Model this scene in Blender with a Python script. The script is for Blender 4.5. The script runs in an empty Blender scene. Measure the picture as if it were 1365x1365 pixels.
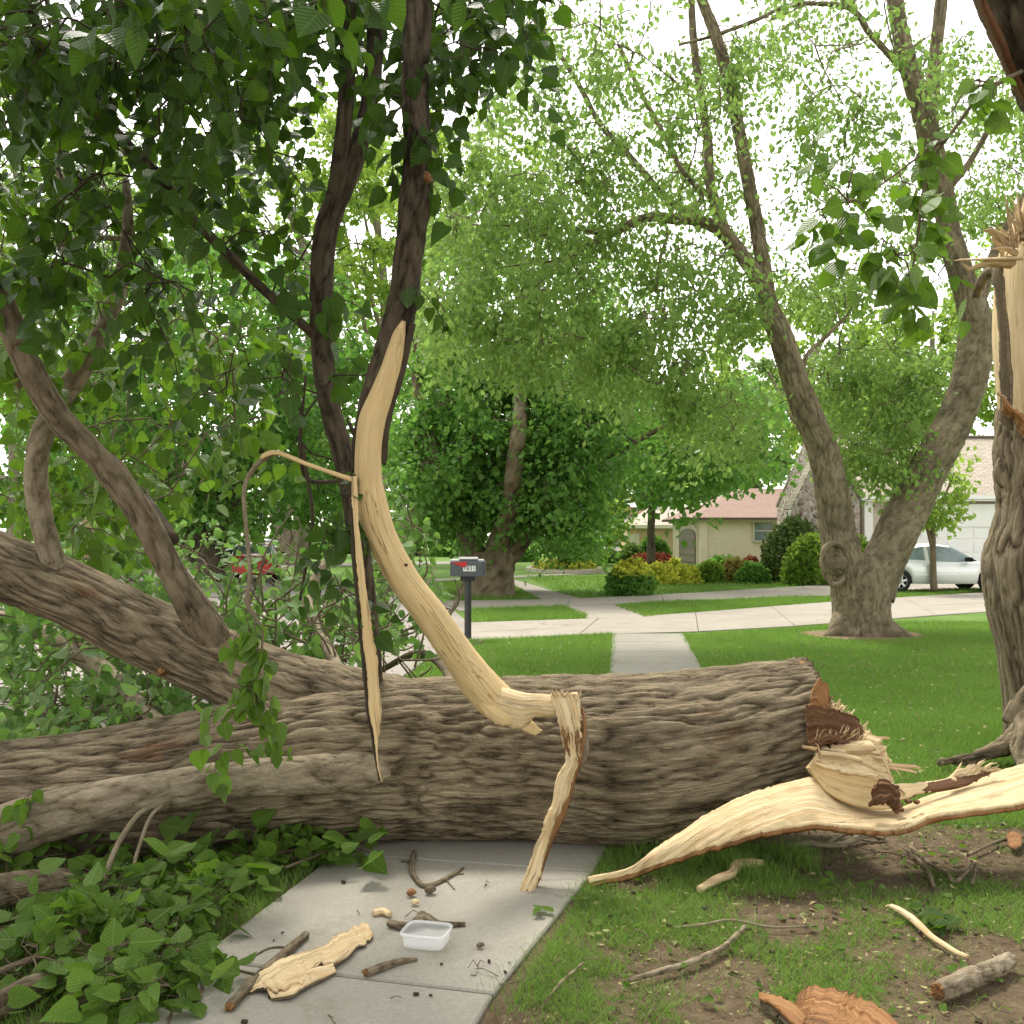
import bpy, bmesh, math, random
import numpy as np
from mathutils import Vector, Matrix
random.seed(7); RNG = np.random.default_rng(7)
C = bpy.context.scene.collection
scn = bpy.context.scene
# ---------------------------------------------------------------- camera, light, exposure
FPX = 1400.0; PITCH = math.radians(1.146); EYE = 1.7
cam_d = bpy.data.cameras.new('camera'); cam = bpy.data.objects.new('camera', cam_d); C.objects.link(cam)
cam_d.sensor_width = 36; cam_d.lens = 36*FPX/1365; cam_d.clip_end = 1500; cam_d.clip_start = .05
cam.location = (0, 0, EYE); cam.rotation_euler = (math.pi/2+PITCH, 0, 0)
scn.camera = cam
SUN_EL, SUN_AZ = math.radians(58), math.radians(-20)      # azimuth from +Y towards +X
w = bpy.data.worlds.new('World'); scn.world = w; w.use_nodes = True
wn = w.node_tree; bg = wn.nodes['Background']
sky = wn.nodes.new('ShaderNodeTexSky'); sky.sky_type = 'NISHITA'; sky.sun_disc = False
sky.sun_elevation = SUN_EL; sky.sun_rotation = SUN_AZ; sky.dust_density = 1.2; sky.air_density = 1.; sky.ozone_density = .6
hs = wn.nodes.new('ShaderNodeHueSaturation'); hs.inputs['Saturation'].default_value = .15
wn.links.new(sky.outputs[0], hs.inputs['Color']); wm = wn.nodes.new('ShaderNodeMix'); wm.data_type = 'RGBA'; wm.blend_type = 'MULTIPLY'; wm.inputs[0].default_value = 1; wm.inputs[7].default_value = (1, .965, .90, 1)
wn.links.new(hs.outputs[0], wm.inputs[6]); wn.links.new(wm.outputs[2], bg.inputs['Color'])
bg.inputs['Strength'].default_value = .15
sl = bpy.data.lights.new('sun', 'SUN'); sl.energy = 1.5; sl.angle = math.radians(12); sl.color = (1, .94, .84)
sun = bpy.data.objects.new('sun', sl); C.objects.link(sun)
sd = Vector((math.sin(SUN_AZ)*math.cos(SUN_EL), math.cos(SUN_AZ)*math.cos(SUN_EL), math.sin(SUN_EL)))
sun.rotation_euler = sd.to_track_quat('Z', 'Y').to_euler(); sun.location = (0, 0, 30)
scn.view_settings.view_transform = 'Standard'; scn.view_settings.look = 'None'
scn.view_settings.gamma = 1; scn.view_settings.use_curve_mapping = False
scn.view_settings.exposure = 1.55
scn.cycles.max_bounces = 6; scn.cycles.diffuse_bounces = 3; scn.cycles.glossy_bounces = 2; scn.cycles.transmission_bounces = 4
# ---------------------------------------------------------------- projection helpers
cp, sp = math.cos(PITCH), math.sin(PITCH)
def P(px, py, D):                       # point at distance D ahead that the photo shows at px,py
    a, b = (px-682.5)/FPX, -(py-682.5)/FPX
    y = cp - b*sp; z = sp + b*cp
    k = D/y
    return np.array((a*k, D, EYE+z*k))
def G(px, py, z=0.):                    # point on the ground
    a, b = (px-682.5)/FPX, -(py-682.5)/FPX
    y = cp - b*sp; zz = sp + b*cp
    k = (z-EYE)/zz
    return np.array((a*k, y*k, z))
# ---------------------------------------------------------------- materials
MATS = {}
def mat(name):
    m = bpy.data.materials.new(name); m.use_nodes = True; MATS[name] = m
    nt = m.node_tree; b = nt.nodes['Principled BSDF']
    return m, nt, b
def N(nt, t, **kw):
    n = nt.nodes.new('ShaderNode'+t)
    for k, v in kw.items():
        if k.startswith('i_'):
            key = k[2:].replace('_', ' ')
            n.inputs[key].default_value = v
        else: setattr(n, k, v)
    return n
def ramp(nt, fac, stops):
    r = N(nt, 'ValToRGB'); cr = r.color_ramp
    while len(cr.elements) < len(stops): cr.elements.new(.5)
    for e, (p, c) in zip(cr.elements, stops): e.position = p; e.color = (*c, 1) if len(c) == 3 else c
    nt.links.new(fac, r.inputs[0]); return r.outputs[0]
def vmul(nt, vec, s):
    n = N(nt, 'VectorMath', operation='MULTIPLY'); nt.links.new(vec, n.inputs[0]); n.inputs[1].default_value = s; return n.outputs[0]
def vadd(nt, a, b, k=1):
    n = N(nt, 'VectorMath', operation='MULTIPLY_ADD'); nt.links.new(b, n.inputs[0]); n.inputs[1].default_value = (k, k, k); nt.links.new(a, n.inputs[2]); return n.outputs[0]
def mixc(nt, fac, a, b, mode='MIX'):
    n = N(nt, 'Mix', data_type='RGBA', blend_type=mode)
    if isinstance(fac, float): n.inputs[0].default_value = fac
    else: nt.links.new(fac, n.inputs[0])
    for s, v in ((6, a), (7, b)):
        if isinstance(v, tuple): n.inputs[s].default_value = (*v, 1)
        else: nt.links.new(v, n.inputs[s])
    return n.outputs[2]
def math_(nt, op, a, b=None, c=None):
    n = N(nt, 'Math', operation=op)
    for i, v in enumerate((a, b, c)):
        if v is None: continue
        if isinstance(v, (int, float)): n.inputs[i].default_value = v
        else: nt.links.new(v, n.inputs[i])
    return n.outputs[0]
def noise(nt, vec, scale, detail=4, rough=.55, dist=0):
    n = N(nt, 'TexNoise'); n.inputs['Scale'].default_value = scale; n.inputs['Detail'].default_value = detail
    n.inputs['Roughness'].default_value = rough; n.inputs['Distortion'].default_value = dist
    if vec is not None: nt.links.new(vec, n.inputs['Vector'])
    return n
def bump(nt, b, h, dist, strength=1.):
    n = N(nt, 'Bump'); n.inputs['Distance'].default_value = dist; n.inputs['Strength'].default_value = strength
    nt.links.new(h, n.inputs['Height']); nt.links.new(n.outputs[0], b.inputs['Normal'])
def attr(nt, name): return N(nt, 'Attribute', attribute_name=name)
def objc(nt): return N(nt, 'TexCoord').outputs['Object']

def bark_mat(name, dark, mid, light, along=4., across=24., bdist=.012, orange=0., far=False, moss=0., hw=.3):
    m, nt, b = mat(name)
    bk = attr(nt, 'bk').outputs['Vector']; hh = attr(nt, 'hh').outputs['Fac']
    v = vmul(nt, bk, (along, across, across))
    wv = noise(nt, bk, 5, 2); v = vadd(nt, v, wv.outputs['Color'], 1.6)
    n1 = noise(nt, v, 1, 5, .6, .3).outputs[0]
    rid = math_(nt, 'ABSOLUTE', math_(nt, 'SUBTRACT', n1, .5)); rid = math_(nt, 'MULTIPLY', rid, 5.)
    rid = math_(nt, 'MINIMUM', rid, 1.)
    fine = noise(nt, vmul(nt, bk, (60, 160, 160)), 1, 3).outputs[0]
    mixh = math_(nt, 'ADD', math_(nt, 'MULTIPLY', rid, hw), math_(nt, 'MULTIPLY', hh, 1-hw))
    tot = math_(nt, 'ADD', mixh, math_(nt, 'MULTIPLY', math_(nt, 'SUBTRACT', fine, .5), .5))
    col = ramp(nt, tot, [(.06, dark), (.34, mid), (.62, tuple((a+b)/2 for a, b in zip(mid, light))), (.88, light)])
    big = noise(nt, bk, 1.7, 3).outputs[0]
    col = mixc(nt, 1., col, ramp(nt, big, [(.3, (.72, .70, .68)), (.7, (1.12, 1.1, 1.08))]), 'MULTIPLY')
    if orange > 0:
        on = noise(nt, vmul(nt, bk, (2.2, 5, 5)), 1, 4, .7).outputs[0]
        f = math_(nt, 'MULTIPLY', ramp(nt, on, [(.60, (0, 0, 0)), (.68, (1, 1, 1))]), orange)
        col = mixc(nt, f, col, (.16, .06, .02))
    if moss > 0:
        on = noise(nt, vmul(nt, bk, (3, 7, 7)), 1, 4, .7).outputs[0]
        f = math_(nt, 'MULTIPLY', ramp(nt, on, [(.5, (0, 0, 0)), (.7, (1, 1, 1))]), moss)
        col = mixc(nt, f, col, (.10, .12, .05))
    nt.links.new(col, b.inputs['Base Color']); b.inputs['Roughness'].default_value = .9; b.inputs['Specular IOR Level'].default_value = .25
    h = math_(nt, 'ADD', rid, math_(nt, 'MULTIPLY', fine, .35)); bump(nt, b, h, bdist)
    return m
BARK = bark_mat('fallen_bark', (.034, .025, .014), (.155, .122, .074), (.37, .305, .20), 4, 62, .008, .4)
BARKL = bark_mat('limb_bark', (.045, .033, .019), (.145, .113, .070), (.29, .24, .16), 5, 50, .006, .3)
BARKS = bark_mat('smooth_bark', (.075, .058, .035), (.19, .155, .10), (.34, .29, .205), 12, 24, .004, .25)
BARKD = bark_mat('dark_bark', (.012, .009, .005), (.055, .043, .027), (.13, .106, .07), 7, 40, .007, .2)
BARKG = bark_mat('grey_bark', (.07, .055, .042), (.18, .148, .093), (.34, .285, .19), 6, 30, .012, 0, moss=.08)
BARKP = bark_mat('pale_bark', (.12, .10, .08), (.26, .22, .17), (.42, .37, .30), 3, 8, .01, 0, far=True)
BARKF = bark_mat('far_bark', (.03, .022, .016), (.085, .065, .048), (.15, .125, .10), 3, 8, .01, 0, far=True)

def wood_mat(name, base, streak, dirty, stain=.35):
    m, nt, b = mat(name)
    bk = attr(nt, 'bk').outputs['Vector']
    g1 = noise(nt, vmul(nt, bk, (1.6, 60, 60)), 1, 5, .6, .2).outputs[0]
    g2 = noise(nt, vmul(nt, bk, (4, 14, 14)), 1, 4, .6).outputs[0]
    g3 = noise(nt, vmul(nt, bk, (2.5, 160, 160)), 1, 2, .6).outputs[0]
    col = mixc(nt, ramp(nt, g1, [(.38, (0, 0, 0)), (.72, (1, 1, 1))]), base, streak)
    f = math_(nt, 'MULTIPLY', ramp(nt, g2, [(.52, (0, 0, 0)), (.78, (1, 1, 1))]), stain)
    col = mixc(nt, f, col, dirty)
    ck = noise(nt, vmul(nt, bk, (1.1, 38, 38)), 1, 3, .5, .15).outputs[0]; ck = math_(nt, 'ABSOLUTE', math_(nt, 'SUBTRACT', ck, .52))
    big = noise(nt, vmul(nt, bk, (1.5, 5, 5)), 1, 3, .6).outputs[0]
    cm = math_(nt, 'MULTIPLY', ramp(nt, ck, [(0, (1, 1, 1)), (.014, (0, 0, 0))]), ramp(nt, big, [(.45, (0, 0, 0)), (.6, (.75, .75, .75))]))
    col = mixc(nt, cm, col, tuple(c*.35 for c in dirty))
    nt.links.new(col, b.inputs['Base Color']); b.inputs['Roughness'].default_value = .7; b.inputs['Specular IOR Level'].default_value = .2
    bump(nt, b, math_(nt, 'ADD', math_(nt, 'ADD', g1, math_(nt, 'MULTIPLY', g3, .6)), math_(nt, 'MULTIPLY', cm, -.8)), .007)
    return m
WOOD = wood_mat('bare_wood', (.66, .50, .26), (.56, .40, .185), (.40, .25, .10), .35)
WOODW = wood_mat('torn_wood', (.70, .56, .345), (.55, .385, .18), (.34, .18, .06), .75)
WOODO = wood_mat('orange_wood', (.21, .09, .03), (.38, .215, .09), (.07, .03, .013), .9)
WOODB = wood_mat('brown_wood', (.085, .038, .017), (.19, .10, .045), (.035, .016, .008), .8)

def leaf_mat(name, c1, c2, under, trans, tfac=.38, rough=.42, vein=False):
    m, nt, b = mat(name)
    r = attr(nt, 'rnd').outputs['Fac']
    geo = N(nt, 'NewGeometry')
    col = mixc(nt, r, c1, c2)
    pos = geo.outputs['Position']; bn = noise(nt, pos, 1.1, 2).outputs[0]
    col = mixc(nt, ramp(nt, bn, [(.4, (0, 0, 0)), (.65, (.5, .5, .5))]), col, tuple(c*1.35 for c in c2))
    col = mixc(nt, geo.outputs['Backfacing'], col, under)
    if vein:
        lv = N(nt, 'SeparateXYZ'); nt.links.new(attr(nt, 'lv').outputs['Vector'], lv.inputs[0])
        ax = math_(nt, 'ABSOLUTE', lv.outputs[0]); rib = ramp(nt, ax, [(0, (1, 1, 1)), (.035, (0, 0, 0))])
        sv = math_(nt, 'SINE', math_(nt, 'MULTIPLY', math_(nt, 'SUBTRACT', lv.outputs[1], math_(nt, 'MULTIPLY', ax, .75)), 46.))
        svm = ramp(nt, sv, [(.80, (0, 0, 0)), (1., (.5, .5, .5))]); vm = mixc(nt, 1., rib, svm, 'ADD')
        col = mixc(nt, math_(nt, 'MULTIPLY', vm, .5), col, tuple(min(1, c*2.2+.03) for c in c2))
        spot = noise(nt, pos, 45, 2).outputs[0]; col = mixc(nt, ramp(nt, spot, [(.66, (0, 0, 0)), (.74, (.6, .6, .6))]), col, (.16, .14, .05))
        bump(nt, b, math_(nt, 'ADD', math_(nt, 'MULTIPLY', sv, .25), vm), .004, .7)
    nt.links.new(col, b.inputs['Base Color']); b.inputs['Roughness'].default_value = rough
    b.inputs['Specular IOR Level'].default_value = .2
    t = N(nt, 'BsdfTranslucent'); tc = mixc(nt, r, trans, tuple(c*.7 for c in trans)); nt.links.new(tc, t.inputs['Color'])
    mx = N(nt, 'MixShader'); mx.inputs[0].default_value = tfac
    nt.links.new(b.outputs[0], mx.inputs[1]); nt.links.new(t.outputs[0], mx.inputs[2])
    nt.links.new(mx.outputs[0], nt.nodes['Material Output'].inputs['Surface'])
    return m
L_NEAR = leaf_mat('leaf_near', (.05, .105, .012), (.10, .18, .022), (.15, .22, .07), (.18, .36, .02), .36, .42, True)
L_DARK = leaf_mat('leaf_canopy', (.022, .052, .007), (.042, .088, .012), (.05, .09, .025), (.10, .22, .01), .3, .4, True)  # darker copy of the near leaf, canopy shade painted into its colours
L_PALE = leaf_mat('leaf_brush', (.06, .14, .03), (.13, .23, .055), (.26, .34, .18), (.20, .40, .06), .38, .42, True)
L_FINE = leaf_mat('leaf_fine', (.10, .18, .038), (.19, .285, .07), (.18, .26, .09), (.34, .54, .11), .5, .45)
L_DEEP = leaf_mat('leaf_deep', (.055, .145, .028), (.12, .24, .045), (.12, .22, .06), (.25, .52, .07), .42, .42)
L_BRIGHT = leaf_mat('leaf_bright', (.11, .21, .03), (.20, .31, .05), (.15, .24, .06), (.42, .62, .08), .48, .5)
L_FAR = leaf_mat('leaf_far', (.09, .16, .045), (.15, .23, .07), (.14, .21, .09), (.28, .45, .10), .45, .5)
L_RED = leaf_mat('leaf_red', (.22, .05, .035), (.32, .09, .05), (.2, .08, .05), (.4, .12, .06), .3, .5)
L_YEL = leaf_mat('leaf_yellow', (.58, .66, .08), (.80, .82, .12), (.3, .34, .06), (.6, .6, .08), .35, .5)
L_PEACH = leaf_mat('leaf_peach', (.40, .26, .10), (.30, .34, .06), (.3, .25, .1), (.5, .4, .1), .35, .5)
L_JUN = leaf_mat('leaf_juniper', (.11, .165, .05), (.18, .25, .07), (.13, .19, .07), (.2, .3, .07), .25, .6)
GRASS = leaf_mat('grass_blade', (.09, .18, .03), (.19, .30, .065), (.13, .23, .04), (.28, .48, .08), .42, .5)
L_LITTER = leaf_mat('leaf_litter', (.19, .24, .09), (.34, .27, .13), (.25, .25, .12), (.2, .2, .08), .15, .6)

def plain(name, col, rough=.6, spec=.4, var=.12, scale=8., bd=0., metal=0.):
    m, nt, b = mat(name)
    o = objc(nt); n = noise(nt, o, scale, 5, .6).outputs[0]
    c = ramp(nt, n, [(.3, tuple(x*(1-var) for x in col)), (.7, tuple(min(1, x*(1+var)) for x in col))])
    nt.links.new(c, b.inputs['Base Color']); b.inputs['Roughness'].default_value = rough
    b.inputs['Specular IOR Level'].default_value = spec; b.inputs['Metallic'].default_value = metal
    if bd: bump(nt, b, n, bd)
    return m
def concrete_mat(name, col):
    m, nt, b = mat(name); o = N(nt, 'NewGeometry').outputs['Position']
    n1 = noise(nt, o, .9, 5, .6).outputs[0]; n2 = noise(nt, o, 60, 4, .7).outputs[0]; n3 = noise(nt, o, 6, 5, .65).outputs[0]
    c = ramp(nt, n1, [(.3, tuple(x*.86 for x in col)), (.7, tuple(x*1.1 for x in col))])
    c = mixc(nt, ramp(nt, n2, [(.3, (.55, .55, .55)), (.6, (0, 0, 0))]), c, tuple(x*.62 for x in col))
    c = mixc(nt, ramp(nt, n3, [(.55, (0, 0, 0)), (.75, (.45, .45, .45))]), c, (col[0]*.72, col[1]*.68, col[2]*.6))
    wv = vadd(nt, o, noise(nt, o, 2.5, 3).outputs['Color'], .5); vo = N(nt, 'TexVoronoi', feature='DISTANCE_TO_EDGE'); vo.inputs['Scale'].default_value = .33; nt.links.new(wv, vo.inputs['Vector'])
    cr = math_(nt, 'MULTIPLY', ramp(nt, vo.outputs[0], [(0, (1, 1, 1)), (.0045, (0, 0, 0))]), ramp(nt, noise(nt, o, .5, 1).outputs[0], [(.48, (0, 0, 0)), (.56, (.8, .8, .8))]))
    c = mixc(nt, cr, c, tuple(x*.3 for x in col))
    st = noise(nt, o, 2.2, 6, .7).outputs[0]; c = mixc(nt, ramp(nt, st, [(.56, (0, 0, 0)), (.68, (.5, .5, .5))]), c, (col[0]*.6, col[1]*.56, col[2]*.48))
    nt.links.new(c, b.inputs['Base Color']); b.inputs['Roughness'].default_value = .88; b.inputs['Specular IOR Level'].default_value = .25
    bump(nt, b, math_(nt, 'ADD', n2, n3), .003)
    return m
CONC = concrete_mat('walk_concrete', (.31, .293, .243))
CONCD = concrete_mat('drive_concrete', (.355, .32, .27))
CONCS = concrete_mat('street_concrete', (.30, .275, .24))
JOINT = plain('joint_dirt', (.05, .042, .035), .95, .1)
def ground_mat():
    m, nt, b = mat('lawn_ground'); g = N(nt, 'NewGeometry').outputs['Position']
    sx = N(nt, 'SeparateXYZ'); nt.links.new(g, sx.inputs[0])
    n1 = noise(nt, g, 14, 6, .7).outputs[0]; n2 = noise(nt, g, 1.3, 4, .6).outputs[0]; n3 = noise(nt, g, 90, 4, .7).outputs[0]
    soil = ramp(nt, n1, [(.3, (.075, .052, .030)), (.55, (.145, .106, .064)), (.8, (.23, .178, .115))])
    green = ramp(nt, n2, [(.3, (.10, .19, .035)), (.7, (.17, .28, .06))])
    green = mixc(nt, ramp(nt, n3, [(.35, (.4, .4, .4)), (.65, (0, 0, 0))]), green, (.06, .12, .02))
    far = N(nt, 'MapRange'); nt.links.new(sx.outputs[1], far.inputs[0]); far.inputs[1].default_value = 6.6; far.inputs[2].default_value = 8.2
    c = mixc(nt, far.outputs[0], soil, green)
    nt.links.new(c, b.inputs['Base Color']); b.inputs['Roughness'].default_value = .95; b.inputs['Specular IOR Level'].default_value = .15
    bump(nt, b, math_(nt, 'ADD', n1, math_(nt, 'MULTIPLY', n3, .3)), .03)
    return m
GROUND = ground_mat()
def brick_mat(name, c1, c2, mortar, scale, ao='OBJ'):
    m, nt, b = mat(name); o = objc(nt)
    mp = N(nt, 'Mapping'); nt.links.new(o, mp.inputs[0]); mp.inputs['Rotation'].default_value = (math.pi/2, 0, 0)
    br = N(nt, 'TexBrick'); nt.links.new(mp.outputs[0], br.inputs[0]); br.inputs['Scale'].default_value = scale
    for k, v in (('Color1', c1), ('Color2', c2), ('Mortar', mortar)): br.inputs[k].default_value = (*v, 1)
    br.inputs['Mortar Size'].default_value = .012; br.inputs['Brick Width'].default_value = .22*1; br.inputs['Row Height'].default_value = .075
    n = noise(nt, o, 3, 5).outputs[0]
    c = mixc(nt, ramp(nt, n, [(.4, (0, 0, 0)), (.7, (.4, .4, .4))]), br.outputs[0], tuple(x*.8 for x in c2))
    nt.links.new(c, b.inputs['Base Color']); b.inputs['Roughness'].default_value = .85
    return m
BRICK_T = brick_mat('tan_brick', (.80, .66, .49), (.86, .74, .57), (.72, .66, .56), 1)
BRICK_O = brick_mat('orange_brick', (.52, .31, .17), (.6, .38, .22), (.5, .42, .33), 1)
BRICK_R = brick_mat('rose_brick', (.50, .38, .31), (.60, .50, .42), (.6, .56, .5), 1)
def stone_mat():
    m, nt, b = mat('field_stone'); o = objc(nt)
    v = N(nt, 'TexVoronoi', feature='F1'); v.inputs['Scale'].default_value = 5.5; nt.links.new(o, v.inputs['Vector'])
    e = N(nt, 'TexVoronoi', feature='DISTANCE_TO_EDGE'); e.inputs['Scale'].default_value = 5.5; nt.links.new(o, e.inputs['Vector'])
    s = N(nt, 'SeparateColor'); nt.links.new(v.outputs['Color'], s.inputs[0])
    c = ramp(nt, s.outputs[0], [(0, (.16, .11, .10)), (.35, (.30, .22, .18)), (.7, (.42, .34, .28)), (1, (.5, .45, .4))])
    c = mixc(nt, ramp(nt, e.outputs[0], [(.0, (1, 1, 1)), (.1, (0, 0, 0))]), c, (.5, .46, .42))
    nt.links.new(c, b.inputs['Base Color']); b.inputs['Roughness'].default_value = .9
    bump(nt, b, e.outputs[0], .1)
    return m
STONE = stone_mat()
def shingle_mat(name, c1, c2):
    m, nt, b = mat(name); o = objc(nt)
    br = N(nt, 'TexBrick'); nt.links.new(o, br.inputs[0]); br.inputs['Scale'].default_value = 1
    br.inputs['Color1'].default_value = (*c1, 1); br.inputs['Color2'].default_value = (*c2, 1); br.inputs['Mortar'].default_value = (*(x*.45 for x in c1), 1)
    br.inputs['Brick Width'].default_value = .34; br.inputs['Row Height'].default_value = .15; br.inputs['Mortar Size'].default_value = .012
    n = noise(nt, o, 7, 4).outputs[0]
    c = mixc(nt, ramp(nt, n, [(.4, (0, 0, 0)), (.6, (.6, .6, .6))]), br.outputs[0], tuple(x*.85 for x in c1))
    nt.links.new(c, b.inputs['Base Color']); b.inputs['Roughness'].default_value = .9
    return m
SH_TAN = shingle_mat('tan_shingle', (.36, .31, .24), (.52, .46, .38))
SH_ROSE = shingle_mat('rose_shingle', (.30, .195, .155), (.36, .245, .20))
SH_BEI = shingle_mat('beige_shingle', (.46, .40, .33), (.52, .46, .39))
SH_ORA = shingle_mat('orange_shingle', (.45, .25, .13), (.52, .30, .17))
WHITE = plain('white_paint', (.85, .85, .83), .5, .4, .03, 2)
CREAM = plain('cream_trim', (.62, .56, .46), .6, .3, .05, 2)
TAUPE = plain('taupe_door', (.20, .165, .13), .6, .3, .08, 3)
GREYW = plain('window_glass', (.20, .27, .27), .08, .8, .3, 1.5)
BLACKP = plain('black_paint', (.018, .02, .021), .45, .4, .2, 30)
MAILG = plain('mailbox_grey', (.085, .095, .105), .42, .5, .15, 25)
REDP = plain('red_marker', (.55, .03, .03), .5, .4, .1, 20)
RUBBER = plain('tyre_rubber', (.02, .02, .02), .8, .3, .1, 20)
RIM = plain('rim_alloy', (.6, .61, .62), .3, .5, .05, 5, 0, .7)
UNDER = plain('underbody', (.012, .012, .012), .9, .1)
def car_paint(name, c):
    m, nt, b = mat(name); b.inputs['Base Color'].default_value = (*c, 1); b.inputs['Metallic'].default_value = .25
    n = noise(nt, objc(nt), 2.5, 4).outputs[0]; r = ramp(nt, n, [(.3, (.26, .26, .26)), (.7, (.4, .4, .4))]); nt.links.new(r, b.inputs['Roughness'])
    b.inputs['Coat Weight'].default_value = .6; b.inputs['Coat Roughness'].default_value = .08
    return m
SILVER = car_paint('silver_paint', (.78, .81, .79)); CRED = car_paint('red_paint', (.55, .02, .02)); CDARK = car_paint('dark_green_paint', (.03, .06, .05))
REDL = plain('tail_lens', (.35, .01, .01), .2, .6)
def plastic_mat():
    m, nt, b = mat('clear_plastic'); n = noise(nt, objc(nt), 25, 3).outputs[0]
    b.inputs['Base Color'].default_value = (.93, .95, .95, 1); b.inputs['Roughness'].default_value = .28
    b.inputs['Alpha'].default_value = .32; b.inputs['Specular IOR Level'].default_value = .6
    bump(nt, b, n, .002); return m
PLASTIC = plastic_mat()
MULCH = plain('mulch', (.24, .17, .11), .95, .1, .35, 40, .02)
# ---------------------------------------------------------------- mesh building
def hash3(ix, iy, iz, seed):
    h = (ix*374761393 + iy*668265263 + iz*2147483647 + seed*974634777) & 0xffffffff
    h = ((h ^ (h >> 13))*1274126177) & 0xffffffff
    h = ((h ^ (h >> 16))*2246822519) & 0xffffffff
    return ((h ^ (h >> 15)) & 0xffffff)/float(0xffffff)
def vnoise(x, y, z, seed=0):
    xi, yi, zi = np.floor(x).astype(np.int64), np.floor(y).astype(np.int64), np.floor(z).astype(np.int64)
    fx, fy, fz = x-xi, y-yi, z-zi
    fx = fx*fx*(3-2*fx); fy = fy*fy*(3-2*fy); fz = fz*fz*(3-2*fz)
    r = 0
    for dx in (0, 1):
        for dy in (0, 1):
            for dz in (0, 1):
                wgt = (fx if dx else 1-fx)*(fy if dy else 1-fy)*(fz if dz else 1-fz)
                r = r + wgt*hash3(xi+dx, yi+dy, zi+dz, seed)
    return r
def fbm(x, y, z, seed=0, o=3):
    r = 0; a = .5; t = 0
    for i in range(o):
        r = r+a*vnoise(x*2**i, y*2**i, z*2**i, seed+i*17); t += a; a *= .5
    return r/t
def bark_h(s, a, b, seed, al=5., ac=20.):
    w1 = fbm(s*4, a*4, b*4, seed+5, 2)-.5; w2 = fbm(s*4+9, a*4, b*4, seed+6, 2)-.5
    n1 = vnoise(s*al+w1, a*ac+w1*3.2, b*ac+w2*3.2, seed)
    r1 = np.minimum(np.abs(n1-.5)*4.5, 1.)
    n2 = fbm(s*al*2.2, a*ac*1.9+w2*4, b*ac*1.9+w1*4, seed+40, 2)
    r2 = np.minimum(np.abs(n2-.5)*6, 1.)
    return r1*.65+r2*.35
class MB:
    def __init__(s): s.V = []; s.Q = []; s.T = []; s.A = {}; s.n = 0; s.MQ = []
    def add(s, V, Q=None, T=None, **attrs):
        V = np.asarray(V, float).reshape(-1, 3)
        s.V.append(V)
        if Q is not None and len(Q): s.Q.append(np.asarray(Q, np.int64).reshape(-1, 4)+s.n)
        if T is not None and len(T): s.T.append(np.asarray(T, np.int64).reshape(-1, 3)+s.n)
        for k, v in attrs.items():
            s.A.setdefault(k, {})[len(s.V)-1] = np.asarray(v, float)
        s.n += len(V)
    def box(s, c, d, rz=0., rx=0.):
        c = np.asarray(c, float); d = np.asarray(d, float)/2
        v = np.array([(x, y, z) for x in (-1, 1) for y in (-1, 1) for z in (-1, 1)])*d
        R = np.array(Matrix.Rotation(rz, 3, 'Z') @ Matrix.Rotation(rx, 3, 'X'))
        v = v@R.T+c
        s.add(v, [(0, 1, 3, 2), (4, 6, 7, 5), (0, 4, 5, 1), (2, 3, 7, 6), (0, 2, 6, 4), (1, 5, 7, 3)])
    def build(s, name, m, parent=None, smooth=True):
        if not s.V: s.add(np.zeros((3, 3)), T=[(0, 1, 2)])
        V = np.concatenate(s.V); me = bpy.data.meshes.new(name)
        Q = np.concatenate(s.Q) if s.Q else np.zeros((0, 4), np.int64); T = np.concatenate(s.T) if s.T else np.zeros((0, 3), np.int64)
        me.vertices.add(len(V)); me.vertices.foreach_set('co', V.astype(np.float32).ravel())
        li = np.concatenate([Q.ravel(), T.ravel()]).astype(np.int32)
        me.loops.add(len(li)); me.loops.foreach_set('vertex_index', li)
        ls = np.concatenate([np.arange(len(Q))*4, len(Q)*4+np.arange(len(T))*3]).astype(np.int32)
        me.polygons.add(len(ls)); me.polygons.foreach_set('loop_start', ls)
        me.polygons.foreach_set('use_smooth', np.full(len(ls), smooth))
        for k, dct in s.A.items():
            vec = any(a.ndim == 2 for a in dct.values())
            at = me.attributes.new(k, 'FLOAT_VECTOR' if vec else 'FLOAT', 'POINT')
            full = []
            for i, vv in enumerate(s.V):
                a = dct.get(i)
                if a is None: a = vv if vec else np.zeros(len(vv))
                full.append(a)
            at.data.foreach_set('vector' if vec else 'value', np.concatenate(full).astype(np.float32).ravel())
        me.update(calc_edges=True)
        me.validate()
        me.materials.append(m)
        o = bpy.data.objects.new(name, me); C.objects.link(o)
        if parent is not None: put(o, parent)
        return o
def put(o, parent):
    o.parent = parent
    p = parent; M = Matrix.Identity(4)
    chain = []
    while p is not None: chain.append(p); p = p.parent
    for q in reversed(chain):
        M = M @ q.matrix_parent_inverse @ q.matrix_basis
    o.matrix_parent_inverse = M.inverted()
def tag(o, label=None, cat=None, group=None, kind=None):
    if label: o['label'] = label
    if cat: o['category'] = cat
    if group: o['group'] = group
    if kind: o['kind'] = kind
    return o
def thing(name, loc, label, cat, group=None):
    o = bpy.data.objects.new(name, None); o.empty_display_size = .2; C.objects.link(o); o.location = tuple(loc)
    return tag(o, label, cat, group)
def struct(name, mb, m, parent=None, smooth=False):
    o = mb.build(name, m, parent, smooth)
    if parent is None: o['kind'] = 'structure'
    return o
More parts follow.
